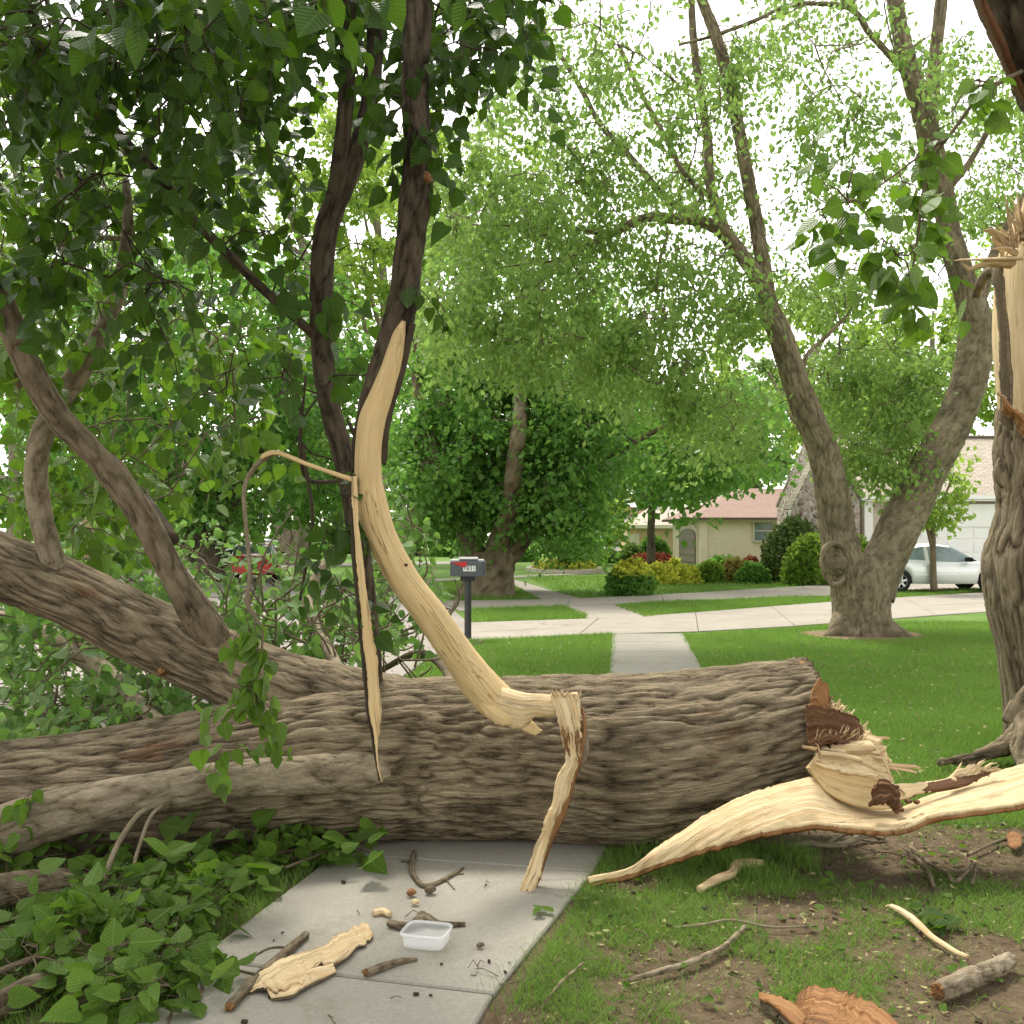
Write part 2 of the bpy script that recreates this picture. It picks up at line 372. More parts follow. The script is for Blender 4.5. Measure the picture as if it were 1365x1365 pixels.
def crom(K, step, closed=False):           # Catmull-Rom resample; K (n,k): first three columns xyz
    K = np.asarray(K, float); n = len(K); out = []
    Pp = np.vstack([2*K[0]-K[1], K, 2*K[-1]-K[-2]])
    for i in range(n-1):
        p0, p1, p2, p3 = Pp[i:i+4]
        L = np.linalg.norm(p2[:3]-p1[:3]); m = max(1, int(math.ceil(L/step)))
        for j in range(m):
            t = j/m
            out.append(.5*((2*p1)+(-p0+p2)*t+(2*p0-5*p1+4*p2-p3)*t*t+(-p0+3*p1-3*p2+p3)*t**3))
    out.append(K[-1]); return np.array(out)
def tube(mb, K, step=.05, ns=12, amp=0., seed=0, al=5., ac=20., lump=0., cap=True, raw=False, flat=1., rag=0.):
    """K rows: x y z r (metres). amp = bark relief."""
    R = crom(K, step) if not raw else np.asarray(K, float)
    p, r = R[:, :3], np.maximum(R[:, 3], .0005); n = len(p)
    tg = np.gradient(p, axis=0); tg /= np.linalg.norm(tg, axis=1)[:, None]+1e-12
    s = np.concatenate([[0], np.cumsum(np.linalg.norm(np.diff(p, axis=0), axis=1))])
    u = np.zeros((n, 3)); ref = np.array((0, 1., 0)) if abs(tg[0][1]) < .9 else np.array((0, 0, 1.))
    u0 = np.cross(tg[0], ref); u0 = np.cross(u0, tg[0]); u[0] = u0/np.linalg.norm(u0)
    for i in range(1, n):
        v = u[i-1]-tg[i]*np.dot(u[i-1], tg[i]); u[i] = v/np.linalg.norm(v)
    w_ = np.cross(tg, u)
    th = np.arange(ns)*2*math.pi/ns; ct, st = np.cos(th), np.sin(th)
    S = np.repeat(s[:, None], ns, 1)
    A = r[:, None]*ct; B = r[:, None]*st
    rr = np.repeat(r[:, None], ns, 1)
    hh = np.full((n, ns), .55)
    if lump: rr = rr*(1+lump*(fbm(S*1.6/max(.05, r.mean())*.35, A/r.mean()*1.2, B/r.mean()*1.2, seed+3, 2)-.5)*2)
    if amp:
        hh = bark_h(S, A, B, seed, al, ac); rr = rr+amp*(hh-.6)*2
    pos = p[:, None, :]+u[:, None, :]*(rr*ct)[:, :, None]+w_[:, None, :]*(rr*st*flat)[:, :, None]
    if rag: # ragged last ring
        j = RNG.uniform(-rag, rag, ns); pos[-1] += tg[-1]*j[:, None]; pos[0] += tg[0]*RNG.uniform(-rag, rag, ns)[:, None]
    V = pos.reshape(-1, 3)
    i = np.arange(n-1)[:, None]*ns; j = np.arange(ns)[None, :]; jn = (j+1) % ns
    Q = np.stack([i+j, i+jn, i+ns+jn, i+ns+j], -1).reshape(-1, 4)
    bk = np.stack([S, A, B], -1).reshape(-1, 3)+np.array((seed*3.1 % 50, 0, 0)); T = []
    h = hh.ravel()
    if cap:
        V = np.vstack([V, p[0], p[-1]]); k = n*ns
        bk = np.vstack([bk, bk[0]*[1, 0, 0], bk[-1]*[1, 0, 0]]); h = np.append(h, [.5, .5])
        for q in range(ns):
            T.append((k, (q+1) % ns, q)); T.append((k+1, (n-1)*ns+q, (n-1)*ns+(q+1) % ns))
    mb.add(V, Q, T, bk=bk, hh=h)
    return R
def K_(pts):            # rows (px, py, D, radius in photo px) -> metres
    return np.array([[*P(a, b, d), r*d/FPX] for a, b, d, r in pts])
def one_tube(name, pts, m, parent=None, **kw):
    mb = MB(); tube(mb, K_(pts), **kw); return mb.build(name, m, parent)
def ribbon(mb, A, B, thick=.015, nu=60, nv=6, bulge=0., rough=.0, seed=0, up=None, edge=0.):
    """sheet between edge curves A and B (rows xyz), with thickness"""
    def rs(Kc):
        R = crom(Kc, .03); d = np.concatenate([[0], np.cumsum(np.linalg.norm(np.diff(R, axis=0), axis=1))])
        t = np.linspace(0, d[-1], nu); return np.stack([np.interp(t, d, R[:, k]) for k in range(3)], -1), t
    a, ta = rs(A); b, tb = rs(B)
    tv = np.linspace(0, 1, nv)
    pos = a[:, None]*(1-tv)[None, :, None]+b[:, None]*tv[None, :, None]
    if edge:
        e1 = (fbm(ta*9, ta*0, ta*0, seed, 2)-.5+.8*(vnoise(ta*70, ta*0, ta*0, seed+4)-.5)*(vnoise(ta*9, ta*0, ta*0, seed+7)))*edge; e2 = (fbm(ta*9, ta*0+5, ta*0, seed+9, 2)-.5+.8*(vnoise(ta*70, ta*0+5, ta*0, seed+5)-.5)*(vnoise(ta*9, ta*0, ta*0, seed+8)))*edge
        wd = (b-a); wd /= np.linalg.norm(wd, axis=1)[:, None]+1e-9
        pos += wd[:, None]*(e1[:, None]*(1-tv)+e2[:, None]*tv)[:, :, None]
    du = np.gradient(pos, axis=0); dv = np.gradient(pos, axis=1); nn = np.cross(du, dv); nn /= np.linalg.norm(nn, axis=2)[:, :, None]+1e-9
    if up is not None and (nn.reshape(-1, 3).mean(0)@np.array(up)) < 0: nn = -nn
    S = np.repeat(ta[:, None], nv, 1); Wd = np.linalg.norm(b-a, axis=1)[:, None]*tv[None]
    off = bulge*np.sin(tv*math.pi)[None, :]+rough*(.5*fbm(S*1.6, Wd*34, Wd*0, seed+2, 3)+.5*fbm(S*3, Wd*110, Wd*0, seed+12, 2)-.5)
    pos = pos+nn*off[:, :, None]
    th = thick*np.sin(np.clip(np.linspace(0, 1, nu), .02, .98)*math.pi)[:, None, None]**.3
    lo = pos-nn*th
    V = np.concatenate([pos.reshape(-1, 3), lo.reshape(-1, 3)]); k = nu*nv
    bk = np.stack([S, Wd, Wd*0], -1).reshape(-1, 3)+seed; bk = np.concatenate([bk, bk])
    i = np.arange(nu-1)[:, None]*nv; j = np.arange(nv-1)[None]
    q = np.stack([i+j, i+j+1, i+nv+j+1, i+nv+j], -1).reshape(-1, 4)
    Q = [q, q[:, ::-1]+k]
    for jj in (0, nv-1):
        i1 = np.arange(nu-1)*nv+jj; e = np.stack([i1, i1+nv, i1+nv+k, i1+k], -1); Q.append(e if jj == 0 else e[:, ::-1])
    for ii in (0, nu-1):
        j1 = np.arange(nv-1)+ii*nv; e = np.stack([j1, j1+k, j1+1+k, j1+1], -1); Q.append(e if ii == 0 else e[:, ::-1])
    mb.add(V, np.concatenate(Q), None, bk=bk, hh=np.full(len(V), .5))
def spike(mb, p, d, L, w_, seed=0, flat=.35, blunt=False):
    """torn wood splinter: a tapered, twisted flat shard"""
    d = np.asarray(d, float); d /= np.linalg.norm(d); p = np.asarray(p, float)
    a = np.cross(d, RNG.normal(size=3)); a /= np.linalg.norm(a); b = np.cross(d, a)
    V = []; bk = []
    for k, (t, wd) in enumerate(((0, 1), (.45, .95), (.88, .8), (1, .35)) if blunt else ((0, 1), (.45, .85), (.8, .5), (1, .06))):
        c = p+d*L*t+a*RNG.normal()*.06*L*t
        for x, y in ((1, 0), (0, flat), (-1, 0), (0, -flat)):
            V.append(c+a*w_*wd*x*RNG.uniform(.7, 1.2)+b*w_*wd*y); bk.append((t*L+seed, x*w_, y*w_))
    Q = [(4*k+j, 4*k+(j+1) % 4, 4*k+4+(j+1) % 4, 4*k+4+j) for k in range(3) for j in range(4)]
    Q.append((12, 13, 14, 15)); mb.add(V, Q, None, bk=np.array(bk), hh=np.full(16, .5))
# ---------------------------------------------------------------- leaves
def T_heart():
    V = [(0, 0, 0), (0, .38, -.05), (0, .72, -.02), (0, 1, -.10)]
    V += [(-.20, -.05, .03), (-.40, .12, .09), (-.43, .36, .10), (-.27, .66, .05)]
    V += [(.20, -.05, .03), (.40, .12, .09), (.43, .36, .10), (.27, .66, .05)]
    T = [(0, 4, 5), (0, 5, 1), (1, 5, 6), (1, 6, 7), (1, 7, 2), (2, 7, 3), (0, 9, 8), (0, 1, 9), (1, 10, 9), (1, 11, 10), (1, 2, 11), (2, 3, 11)]
    T = [t[::-1] for t in T]
    return np.array(V), np.array(T)
def T_diam(wd=.42):
    V = np.array([(0, 0, 0), (-wd, .42, .1), (0, .45, -.03), (wd, .42, .1), (0, 1, -.08)])
    return V, np.array([(0, 2, 1), (0, 3, 2), (1, 2, 4), (2, 3, 4)])
def T_quad(wd=.4):
    V = np.array([(0, 0, 0), (-wd, .5, .06), (wd, .5, .06), (0, 1, -.03)])
    return V, np.array([(0, 2, 1), (1, 2, 3)])
HEART, DIAM, QUAD = T_heart(), T_diam(), T_quad()
NARROW = T_quad(.16); NARROW2 = T_quad(.24)
class Leaves:
    def __init__(s): s.p = []; s.d = []; s.n = []; s.s = []
    def add(s, p, d, n, sz):
        s.p.append(np.atleast_2d(p)); s.d.append(np.atleast_2d(d)); s.n.append(np.atleast_2d(n)); s.s.append(np.atleast_1d(sz))
    def arrays(s):
        p, d, n, z = map(np.concatenate, (s.p, s.d, s.n, s.s))
        d = d/(np.linalg.norm(d, axis=1)[:, None]+1e-9); n = n-d*(n*d).sum(1)[:, None]; n = n/(np.linalg.norm(n, axis=1)[:, None]+1e-9)
        return p, d, n, z
def emit_leaves(name, L, tmpl, m, parent=None, nparts=0, variants=None):
    p, d, n, z = L.arrays()
    x = np.cross(d, n)
    if nparts:
        scr = z/np.maximum(p[:, 1], .5); a = p[:, 0]/p[:, 1]*FPX+682; b = 710-(p[:, 2]-EYE)/p[:, 1]*FPX
        vis = (a > -10) & (a < 1375) & (b > -10) & (b < 1375); order = np.argsort(-(scr*vis))
        idx = order[:nparts]; idx = idx[(scr*vis)[idx] > 0]
        for i in idx:
            o = bpy.data.objects.new('leaf', variants[i % len(variants)]); C.objects.link(o)
            M = Matrix(((x[i][0], d[i][0], n[i][0], p[i][0]), (x[i][1], d[i][1], n[i][1], p[i][1]), (x[i][2], d[i][2], n[i][2], p[i][2]), (0, 0, 0, 1)))
            o.matrix_basis = M @ Matrix.Diagonal((z[i], z[i], z[i], 1)); put(o, parent)
        keep = np.ones(len(p), bool); keep[idx] = False
        p, d, n, z, x = p[keep], d[keep], n[keep], z[keep], x[keep]
    if not len(p): return None
    tv, tt = tmpl; nv = len(tv); m_ = len(p)
    bend = RNG.uniform(-1.2, 2.8, m_)
    lz = tv[None, :, 2]*bend[:, None]; V = p[:, None]+z[:, None, None]*(x[:, None]*tv[None, :, 0, None]*RNG.uniform(.8, 1.15, m_)[:, None, None]+d[:, None]*tv[None, :, 1, None]+n[:, None]*lz[:, :, None])
    T = (tt[None]+(np.arange(m_)*nv)[:, None, None]).reshape(-1, 3)
    mb = MB(); ex = {}
    if nv > 5: ex['lv'] = np.tile(np.column_stack([tv[:, 0], tv[:, 1], tv[:, 1]*0]), (m_, 1))
    mb.add(V.reshape(-1, 3), None, T, rnd=np.repeat(np.clip(RNG.normal(.4, .3, m_)+(RNG.random(m_) > .94)*.8, 0, 1.5), nv), **ex)
    o = mb.build(name, m, parent, smooth=len(tv) > 5); o['kind'] = 'stuff'
    return o
def leaf_variants(m, tmpl=None, k=8):
    out = []; tv, tt = tmpl or HEART
    for i in range(k):
        v = tv.copy(); v[:, 2] *= RNG.uniform(-.8, 2.2); v[:, 2] -= RNG.uniform(0, .25)*v[:, 1]**2; v[:, 0] *= RNG.uniform(.85, 1.15); v[:, 0] += .06*RNG.normal()*v[:, 1]**2
        mb = MB(); mb.add(v, None, tt, rnd=np.full(len(v), RNG.random()), lv=np.column_stack([tv[:, 0], tv[:, 1], tv[:, 1]*0])); o = mb.build('leaf_shape', m); out.append(o.data)
        bpy.data.objects.remove(o)
    return out
class Skel:
    def __init__(s): s.p = []; s.r = []
    def addR(s, R): s.p += [x[:3] for x in R[::2]]; s.r += [x[3] for x in R[::2]]
    def near(s, q, up=.0):
        A = np.asarray(s.p); d = np.linalg.norm(A-q, axis=1); i = int(d.argmin()); return A[i], d[i]
def twig_to(mb, sk, q, r0=.008, r1=.003, maxd=9., ns=4, wob=.12, step=.25, sag=.1):
    a, d = sk.near(q)
    if d > maxd or d < .02: return
    m1 = a+(q-a)*.35+RNG.normal(size=3)*wob*d+np.array((0, 0, sag*d)); m2 = a+(q-a)*.7+RNG.normal(size=3)*wob*d*.7+np.array((0, 0, sag*d*.8))
    R = tube(mb, np.array([[*a, r0], [*m1, r0*.8+r1*.2], [*m2, r0*.45+r1*.55], [*q, r1]]), step=step, ns=ns, cap=False, seed=int(RNG.integers(99)))
    sk.addR(R)
def shoot(mb, Lv, p, d, length, nl, size, droop=.6, ns=4, r=.004, lay=0.):
    """a leafy shoot with alternate leaves"""
    d = np.asarray(d, float); d /= np.linalg.norm(d); pts = [np.asarray(p, float)]; k = 6
    for i in range(k):
        d = d+np.array((0, 0, -droop*.35))+RNG.normal(size=3)*.17; d /= np.linalg.norm(d); pts.append(pts[-1]+d*length/k)
        if lay and pts[-1][2] < lay: pts[-1][2] = lay+.01; d[2] = abs(d[2])*.1
    pts = np.array(pts); Kp = np.column_stack([pts, np.linspace(r, r*.35, k+1)])
    tube(mb, Kp, step=length/k, ns=ns, cap=False)
    t = np.linspace(.08, 1, nl)*k
    for i, tt in enumerate(t):
        j = min(int(tt), k-1); q = pts[j]+(pts[j+1]-pts[j])*(tt-j); ax = pts[j+1]-pts[j]; ax /= np.linalg.norm(ax)
        side = np.cross(ax, RNG.normal(size=3)); side /= np.linalg.norm(side)
        ld = side*.75+ax*.35+np.array((0, 0, -droop))+RNG.normal(size=3)*.2
        nm = np.array((RNG.normal()*.6, -.5+RNG.normal()*.6, .55+RNG.normal()*.3))
        Lv.add(q+side*size*.22, ld, nm, size*RNG.uniform(.6, 1.15))
def inframe(p, m=60):
    a = p[0]/p[1]*FPX+682; b = 710-(p[2]-EYE)/p[1]*FPX; return -m < a < 1365+m and -m < b < 1365+m
# ================================================================ GROUND AND PAVING
g = MB(); g.add([(-260, -30, 0), (260, -30, 0), (260, 600, 0), (-260, 600, 0)], [(0, 1, 2, 3)]); struct('ground', g, GROUND)
def poly_sheet(name, pts, z, m, parent=None):
    bm = bmesh.new(); vs = [bm.verts.new((*p[:2], z)) for p in pts]; f = bm.faces.new(vs)
    if f.normal.z < 0: f.normal_flip()
    bmesh.ops.triangulate(bm, faces=[f]); me = bpy.data.meshes.new(name); bm.to_mesh(me); bm.free(); me.materials.append(m)
    o = bpy.data.objects.new(name, me); C.objects.link(o)
    if parent: put(o, parent)
    else: o['kind'] = 'structure'
    return o
def slab(mb, q, z0, z1, bev=.008):
    q = [np.array(p[:2], float) for p in q]; c = sum(q)/4; ins = [p+(c-p)/np.linalg.norm(c-p)*bev*1.4 for p in q]
    V = [(*p, z0) for p in q]+[(*p, z1-bev) for p in q]+[(*p, z1) for p in ins]
    Q = [(8, 9, 10, 11)]+[(k+j, k+(j+1) % 4, k+4+(j+1) % 4, k+4+j) for k in (0, 4) for j in range(4)]
    mb.add(V, Q)
def panels(parent, L, R, z1, m, nm='slab', gap=.010):
    """slabs between consecutive rows of the edge point lists L and R"""
    for i in range(len(L)-1):
        q = [np.array(p[:2], float) for p in (L[i], R[i], R[i+1], L[i+1])]
        dl = (q[3]-q[0]); dl /= np.linalg.norm(dl); dr = q[2]-q[1]; dr /= np.linalg.norm(dr)
        q = [q[0]+dl*gap, q[1]+dr*gap, q[2]-dr*gap, q[3]-dl*gap]
        ar = sum(q[k][0]*q[(k+1) % 4][1]-q[(k+1) % 4][0]*q[k][1] for k in range(4))
        if ar < 0: q = q[::-1]
        mb = MB(); slab(mb, q, -.05, z1+RNG.uniform(-.0015, .0015)); mb.build(nm, m, parent, False)
def lerp_rows(a, b, n): return [np.array(a)+(np.array(b)-np.array(a))*t for t in np.linspace(0, 1, n+1)]
walk = thing('sidewalk', (0, 8, 0), None, None); walk['kind'] = 'structure'; del_ = walk.pop('label', None)
SL = [(-2.1, .2), (-1.75, 1.3), (-1.36, 2.75), tuple(G(262, 1285)[:2]), tuple(G(448, 1143)[:2])]
SR = [(-1.0, -.1), (-.75, 1.05), (-.42, 2.45), tuple(G(657, 1332)[:2]), tuple(G(790, 1167)[:2])]
far_l, far_r = G(812, 905)[:2], G(943, 905)[:2]
SL += [tuple(x) for x in lerp_rows(SL[-1], far_l, 5)[1:]]; SR += [tuple(x) for x in lerp_rows(SR[-1], far_r, 5)[1:]]
nl_, nr_ = G(816, 846)[:2], G(911, 846)[:2]
SL += [tuple(x) for x in lerp_rows(SL[-1], nl_, 4)[1:]]; SR += [tuple(x) for x in lerp_rows(SR[-1], nr_, 4)[1:]]
bed = poly_sheet('joint_bed', SL+SR[::-1], .008, JOINT, walk)
panels(walk, SL, SR, .022, CONC)
# street and driveways
street = poly_sheet('street', [G(618, 858), G(575, 880), G(520, 918), G(440, 990), (-2.9, 7.6), (-8, 14), (-15, 30), (-24, 58), (-19, 60), (-8.5, 38), G(590, 800), G(622, 829)], .006, CONCS)
kerb = MB(); kp = [np.array(p[:2]) for p in (G(620, 856), G(575, 880), G(520, 918), (-2.5, 6.4), (-3.1, -3))]
for a, b in zip(kp[:-1], kp[1:]):
    n_ = (b-a)[::-1]*(1, -1); n_ = n_/np.linalg.norm(n_)*.14; slab(kerb, [a, a+n_, b+n_, b] if np.cross(n_, b-a) > 0 else [b, b+n_, a+n_, a], -.05, .05, .02)
struct('kerb', kerb, CONCS)
def drive(name, F, B, cols, rows, z1, m):
    e = thing(name, (*(G(*F[0])[:2]), 0), None, None); e['kind'] = 'structure'
    f = np.array([G(*p)[:2] for p in F]); b = np.array([G(*p)[:2] for p in B])
    def rs(K, n):
        d = np.concatenate([[0], np.cumsum(np.linalg.norm(np.diff(K, axis=0), axis=1))]); t = np.linspace(0, d[-1], n+1)
        return np.stack([np.interp(t, d, K[:, 0]), np.interp(t, d, K[:, 1])], -1)
    f, b = rs(f, cols), rs(b, cols)
    poly_sheet('joint_bed', [*f, *b[::-1]], z1-.01, JOINT, e)
    for r0, r1 in zip(rows[:-1], rows[1:]):
        a = f+(b-f)*r0; c = f+(b-f)*r1; dd = (c-a)/np.linalg.norm(c-a, axis=1)[:, None]*.008
        panels(e, list(a+dd), list(c-dd), z1, m, 'panel', .006)
    return e
drive('near_driveway', [(617, 857), (700, 851), (815, 845), (912, 844), (1107, 833), (1191, 825), (1336, 815), (1560, 802)],
      [(622, 831), (700, 829), (782, 826), (860, 823), (905, 819), (1107, 803), (1185, 798), (1326, 789.5), (1480, 781)], 9, [0, .42, 1], .020, CONCD)
drive('walk_crossing', [(783, 825.5), (860, 823)], [(752, 809), (833, 806)], 1, [0, 1], .018, CONCD)
drive('far_driveway', [(613, 815), (751, 808.6), (835, 805.6), (905, 802), (1107, 795), (1185, 789.5), (1326, 784.5), (1600, 776)],
      [(589, 801.5), (722, 800), (775, 799), (905, 792), (1104, 780), (1165, 773), (1365, 771), (1560, 768)], 10, [0, 1], .018, CONCD)
fw = thing('far_sidewalk', G(740, 799), None, None); fw['kind'] = 'structure'
FL = [G(722, 799.5)[:2], G(700, 788)[:2], G(683, 779)[:2], G(668, 773)[:2], G(640, 766)[:2]]
FR = [G(774, 798.5)[:2], G(735, 788)[:2], G(706, 779)[:2], G(684, 773)[:2], G(648, 766)[:2]]
panels(fw, FL, FR, .018, CONCD)
poly_sheet('far_walk', [G(560, 776), G(840, 763), G(845, 761), G(560, 773)], .012, CONCD)
poly_sheet('far_road', [G(300, 758), G(600, 752), G(640, 750), G(640, 748), G(300, 753)], .012, CONCS)
# ================================================================ GRASS
def pip(x, y, poly):
    r = np.zeros(len(x), bool); n = len(poly); j = n-1
    for i in range(n):
        xi, yi = poly[i][:2]; xj, yj = poly[j][:2]
        c = ((yi > y) != (yj > y)) & (x < (xj-xi)*(y-yi)/(yj-yi+1e-12)+xi); r ^= c; j = i
    return r
def blades(mb, x, y, h, wd, lean=.5):
    n = len(x); a = RNG.uniform(0, 2*math.pi, n); ln = RNG.normal(0, lean, (n, 2))*h[:, None]
    dx, dy = np.cos(a)*wd/2, np.sin(a)*wd/2; z0 = np.full(n, -.003)
    V = np.stack([np.stack([x-dx, y-dy, z0], -1), np.stack([x+dx, y+dy, z0], -1), np.stack([x+ln[:, 0], y+ln[:, 1], h], -1)], 1)
    rn = np.clip(RNG.random(n)*.6+1.3*(fbm(x*1.1, y*1.1, x*0, 51, 3)-.35), 0, 1); mb.add(V.reshape(-1, 3), None, np.arange(3*n).reshape(-1, 3), rnd=np.repeat(rn, 3))
paved = [[*SL, *SR[::-1]]]
def grass_region(poly, dens, h0, w0, mask=None, lean=.4, excl=()):
    P_ = np.array([p[:2] for p in poly]); lo, hi = P_.min(0), P_.max(0); n = int((hi-lo).prod()*dens)
    x = RNG.uniform(lo[0], hi[0], n); y = RNG.uniform(lo[1], hi[1], n); k = pip(x, y, poly)
    for e in excl: k &= ~pip(x, y, e)
    a = x/np.maximum(y, .1)*FPX+682; k &= (a > -30) & (a < 1400)
    if mask is not None: k &= mask(x, y)
    x, y = x[k], y[k]; cl = vnoise(x*1.2, y*1.2, x*0, 4)
    return x, y, h0*(.55+.6*RNG.random(len(x)))*(.7+.6*cl), w0*RNG.uniform(.7, 1.3, len(x))
mb = MB()   # right lawn behind the trunk
LR = [(.6, 6.2), G(943, 905)[:2], G(911, 846)[:2], G(1107, 834)[:2], G(1191, 826.5)[:2], G(1336, 816.5)[:2], G(1480, 808)[:2], (8, 10), (7, 6), (3, 6.1)]
for y0, y1, dens, wd in ((6, 9, 5200, .007), (9, 12.5, 3300, .010), (12.5, 20, 1500, .015)):
    band = lambda x, y, a=y0, b=y1: (y >= a) & (y < b) & (np.hypot(x-5.85, (y-17.6)) > .95)
    mb_ = grass_region(LR, dens, .055, wd, band, excl=paved); blades(mb, *mb_)
LL = [G(618, 855)[:2], G(815, 846)[:2], G(812, 905)[:2], (-.3, 6.2), (-2.2, 6.2), G(520, 915)[:2], G(575, 878)[:2]]
for y0, y1, dens, wd in ((6, 9, 3500, .007), (9, 12.5, 3300, .010), (12.5, 18, 1800, .014)):
    blades(mb, *grass_region(LL, dens, .065, wd, lambda x, y, a=y0, b=y1: (y >= a) & (y < b), excl=paved))
tag(mb.build('lawn_grass', GRASS), 'short mown green grass on both sides of the sidewalk beyond the log', 'grass', kind='stuff')
mb = MB()
I1 = [G(626, 831), G(782, 825), G(782, 820), G(751, 809), G(622, 814)]
I2 = [G(818, 808), G(860, 823.5), G(905, 818.5), G(1107, 802.5), G(1185, 797.5), G(1326, 789), G(1326, 785), G(1185, 790), G(1107, 795.5), G(905, 802.5), G(835, 806)]
for I in (I1, I2): blades(mb, *grass_region(I, 900, .09, .02))
FLAWN = [G(735, 786)[:2], G(776, 797)[:2], G(905, 791)[:2], G(1104, 779)[:2], G(1104, 768)[:2], G(700, 768)[:2]]
blades(mb, *grass_region(FLAWN, 90, .09, .035))
blades(mb, *grass_region([G(600, 800)[:2], G(718, 799)[:2], G(690, 784)[:2], G(660, 772)[:2], G(590, 776)[:2]], 200, .09, .03))
tag(mb.build('verge_grass', GRASS), 'grass strips between the two driveways and the lawn beyond them', 'grass', kind='stuff')
def patch(x, y):
    v = fbm(x*1.7+3, y*1.7, x*0, 21, 3); f = fbm(x*8, y*8, x*0, 31, 2)
    near = np.exp(-((x-(-.05+(y-3.4)*.33))/.45)**2)*.10       # thicker turf beside the walk
    return (v+near+.46*(f-.5)+RNG.normal(0, .04, len(x))) > .478
NR = [(-.45, 2.3), (5, 2.3), (6, 7), (.7, 6.4), (.42, 5.3), (.0, 3.83)]
mb = MB(); x, y, h, wd = grass_region(NR, 9500, .055, .0042, patch, excl=paved)
blades(mb, x, y, h, wd, .75)
x, y, h, wd = grass_region(NR, 900, .045, .004, lambda x, y: fbm(x*3, y*3, x*0, 8, 2) > .45, excl=paved); blades(mb, x, y, h, wd, .9)
x, y, h, wd = grass_region([(.45, 5.3), (1.5, 5.0), (1.6, 5.6), (.7, 5.8)], 4500, .13, .005, lambda x, y: fbm(x*4, y*4, x*0, 18, 2) > .58); blades(mb, x, y, h, wd, .35)
# left of the walk, below the leafy branches
x, y, h, wd = grass_region([(-4, 2.4), (-1.6, 2.4), (-1.1, 4.2), (-.7, 5.6), (-4, 5.9)], 4000, .07, .005, None, excl=paved); blades(mb, x, y, h, wd, .6)
for E, sg in ((SR, 1), (SL, -1)):          # blades leaning over the slab edges
    for a, b in zip(E[:-1], E[1:]):
        a, b = np.array(a), np.array(b); L = np.linalg.norm(b-a); n = int(L*(230 if a[1] < 6 else 330)); t = RNG.random(n); q = a+(b-a)*t[:, None]
        ed = fbm(q[:, 0]*3+7, q[:, 1]*3, q[:, 0]*0, 61, 2); kp_ = ed > (.47 if a[1] < 6 else .3); q = q[kp_]; ed = ed[kp_]
        x = q[:, 0]+sg*RNG.uniform(-.035, .07, len(q))*(ed*2.); blades(mb, x, q[:, 1], np.full(len(q), .055)*RNG.uniform(.5, 1.2, len(q)), np.full(len(q), .004 if a[1] < 6 else .009), .6)
tag(mb.build('rough_grass', GRASS), 'patchy grass and weeds growing through bare soil in the foreground', 'grass', kind='stuff')
# litter
Lt = Leaves()
n = 3600; y = RNG.uniform(2.6, 6.3, n); x = RNG.uniform(-.3, 3.6, n); k = ~pip(x, y, paved[0]) & (x > .05+(y-3.9)*.3)
x, y = x[k], y[k]; n = len(x); a = RNG.uniform(0, 6.28, n)
Lt.add(np.stack([x, y, RNG.uniform(.006, .03, n)], -1), np.stack([np.cos(a), np.sin(a), RNG.normal(0, .2, n)], -1), np.stack([RNG.normal(0, .4, n), RNG.normal(0, .4, n), np.ones(n)], -1), RNG.uniform(.006, .026, n)*RNG.choice([1, 1, 1, 2], n))
n = 2600; x = RNG.uniform(-3, 9, n); y = RNG.uniform(6.5, 16, n); a = RNG.uniform(0, 6.28, n)
k = ~pip(x, y, paved[0]); x, y, a = x[k], y[k], a[k]; n = len(x)
Lt.add(np.stack([x, y, np.full(n, .045)], -1), np.stack([np.cos(a), np.sin(a), RNG.normal(0, .3, n)], -1), np.stack([RNG.normal(0, .6, n), RNG.normal(0, .6, n), np.ones(n)], -1), RNG.uniform(.02, .06, n))
Lg = Leaves(); n = 620; y = RNG.uniform(2.6, 6.2, n); x = RNG.uniform(-.2, 3.5, n); k = ~pip(x, y, paved[0]) & (x > .05+(y-3.9)*.3); x, y = x[k], y[k]; n = len(x); a = RNG.uniform(0, 6.28, n)
Lg.add(np.stack([x, y, RNG.uniform(.012, .04, n)], -1), np.stack([np.cos(a), np.sin(a), RNG.normal(0, .3, n)], -1), np.stack([RNG.normal(0, .5, n), RNG.normal(0, .5, n), np.ones(n)], -1), RNG.uniform(.02, .055, n))
tag(emit_leaves('green_leaf_bits', Lg, HEART, L_NEAR), 'small torn green leaves and weeds dotted over the foreground soil', 'leaf bits', kind='stuff')
lo = emit_leaves('leaf_litter', Lt, T_diam(.27), L_LITTER); tag(lo, 'small pale torn leaves and bits strewn over soil and lawn', 'leaf litter', kind='stuff')
mb = MB(); n = 9000; y = RNG.uniform(2.6, 6.4, n); x = RNG.uniform(-.2, 3.6, n); k = ~pip(x, y, paved[0]) & (x > .05+(y-3.9)*.3); x, y = x[k], y[k]
blades(mb, x, y, np.full(len(x), .012), np.full(len(x), .003), 2.4); tag(mb.build('dead_grass', L_LITTER), 'dry straw-coloured grass bits lying on the bare soil', 'dead grass', kind='stuff')
mb = MB()
for i in range(400):
    x = RNG.uniform(-.2, 3.4); y = RNG.uniform(2.7, 6.2)
    if x < .05+(y-3.9)*.3 and RNG.random() < .85: continue
    if i > 388: x = RNG.uniform(-.9, .3); y = RNG.uniform(3.6, 5.3)
    a = RNG.uniform(0, 3.14); L = RNG.uniform(.02, .13); q = np.array((math.cos(a), math.sin(a), 0))*L
    z = .03; tube(mb, np.array([[x, y, z, .0022], [*(np.array((x, y, z+.012))+q*.5+RNG.normal(size=3)*.01), .002], [*(np.array((x, y, z))+q), .0012]]), step=.05, ns=4)
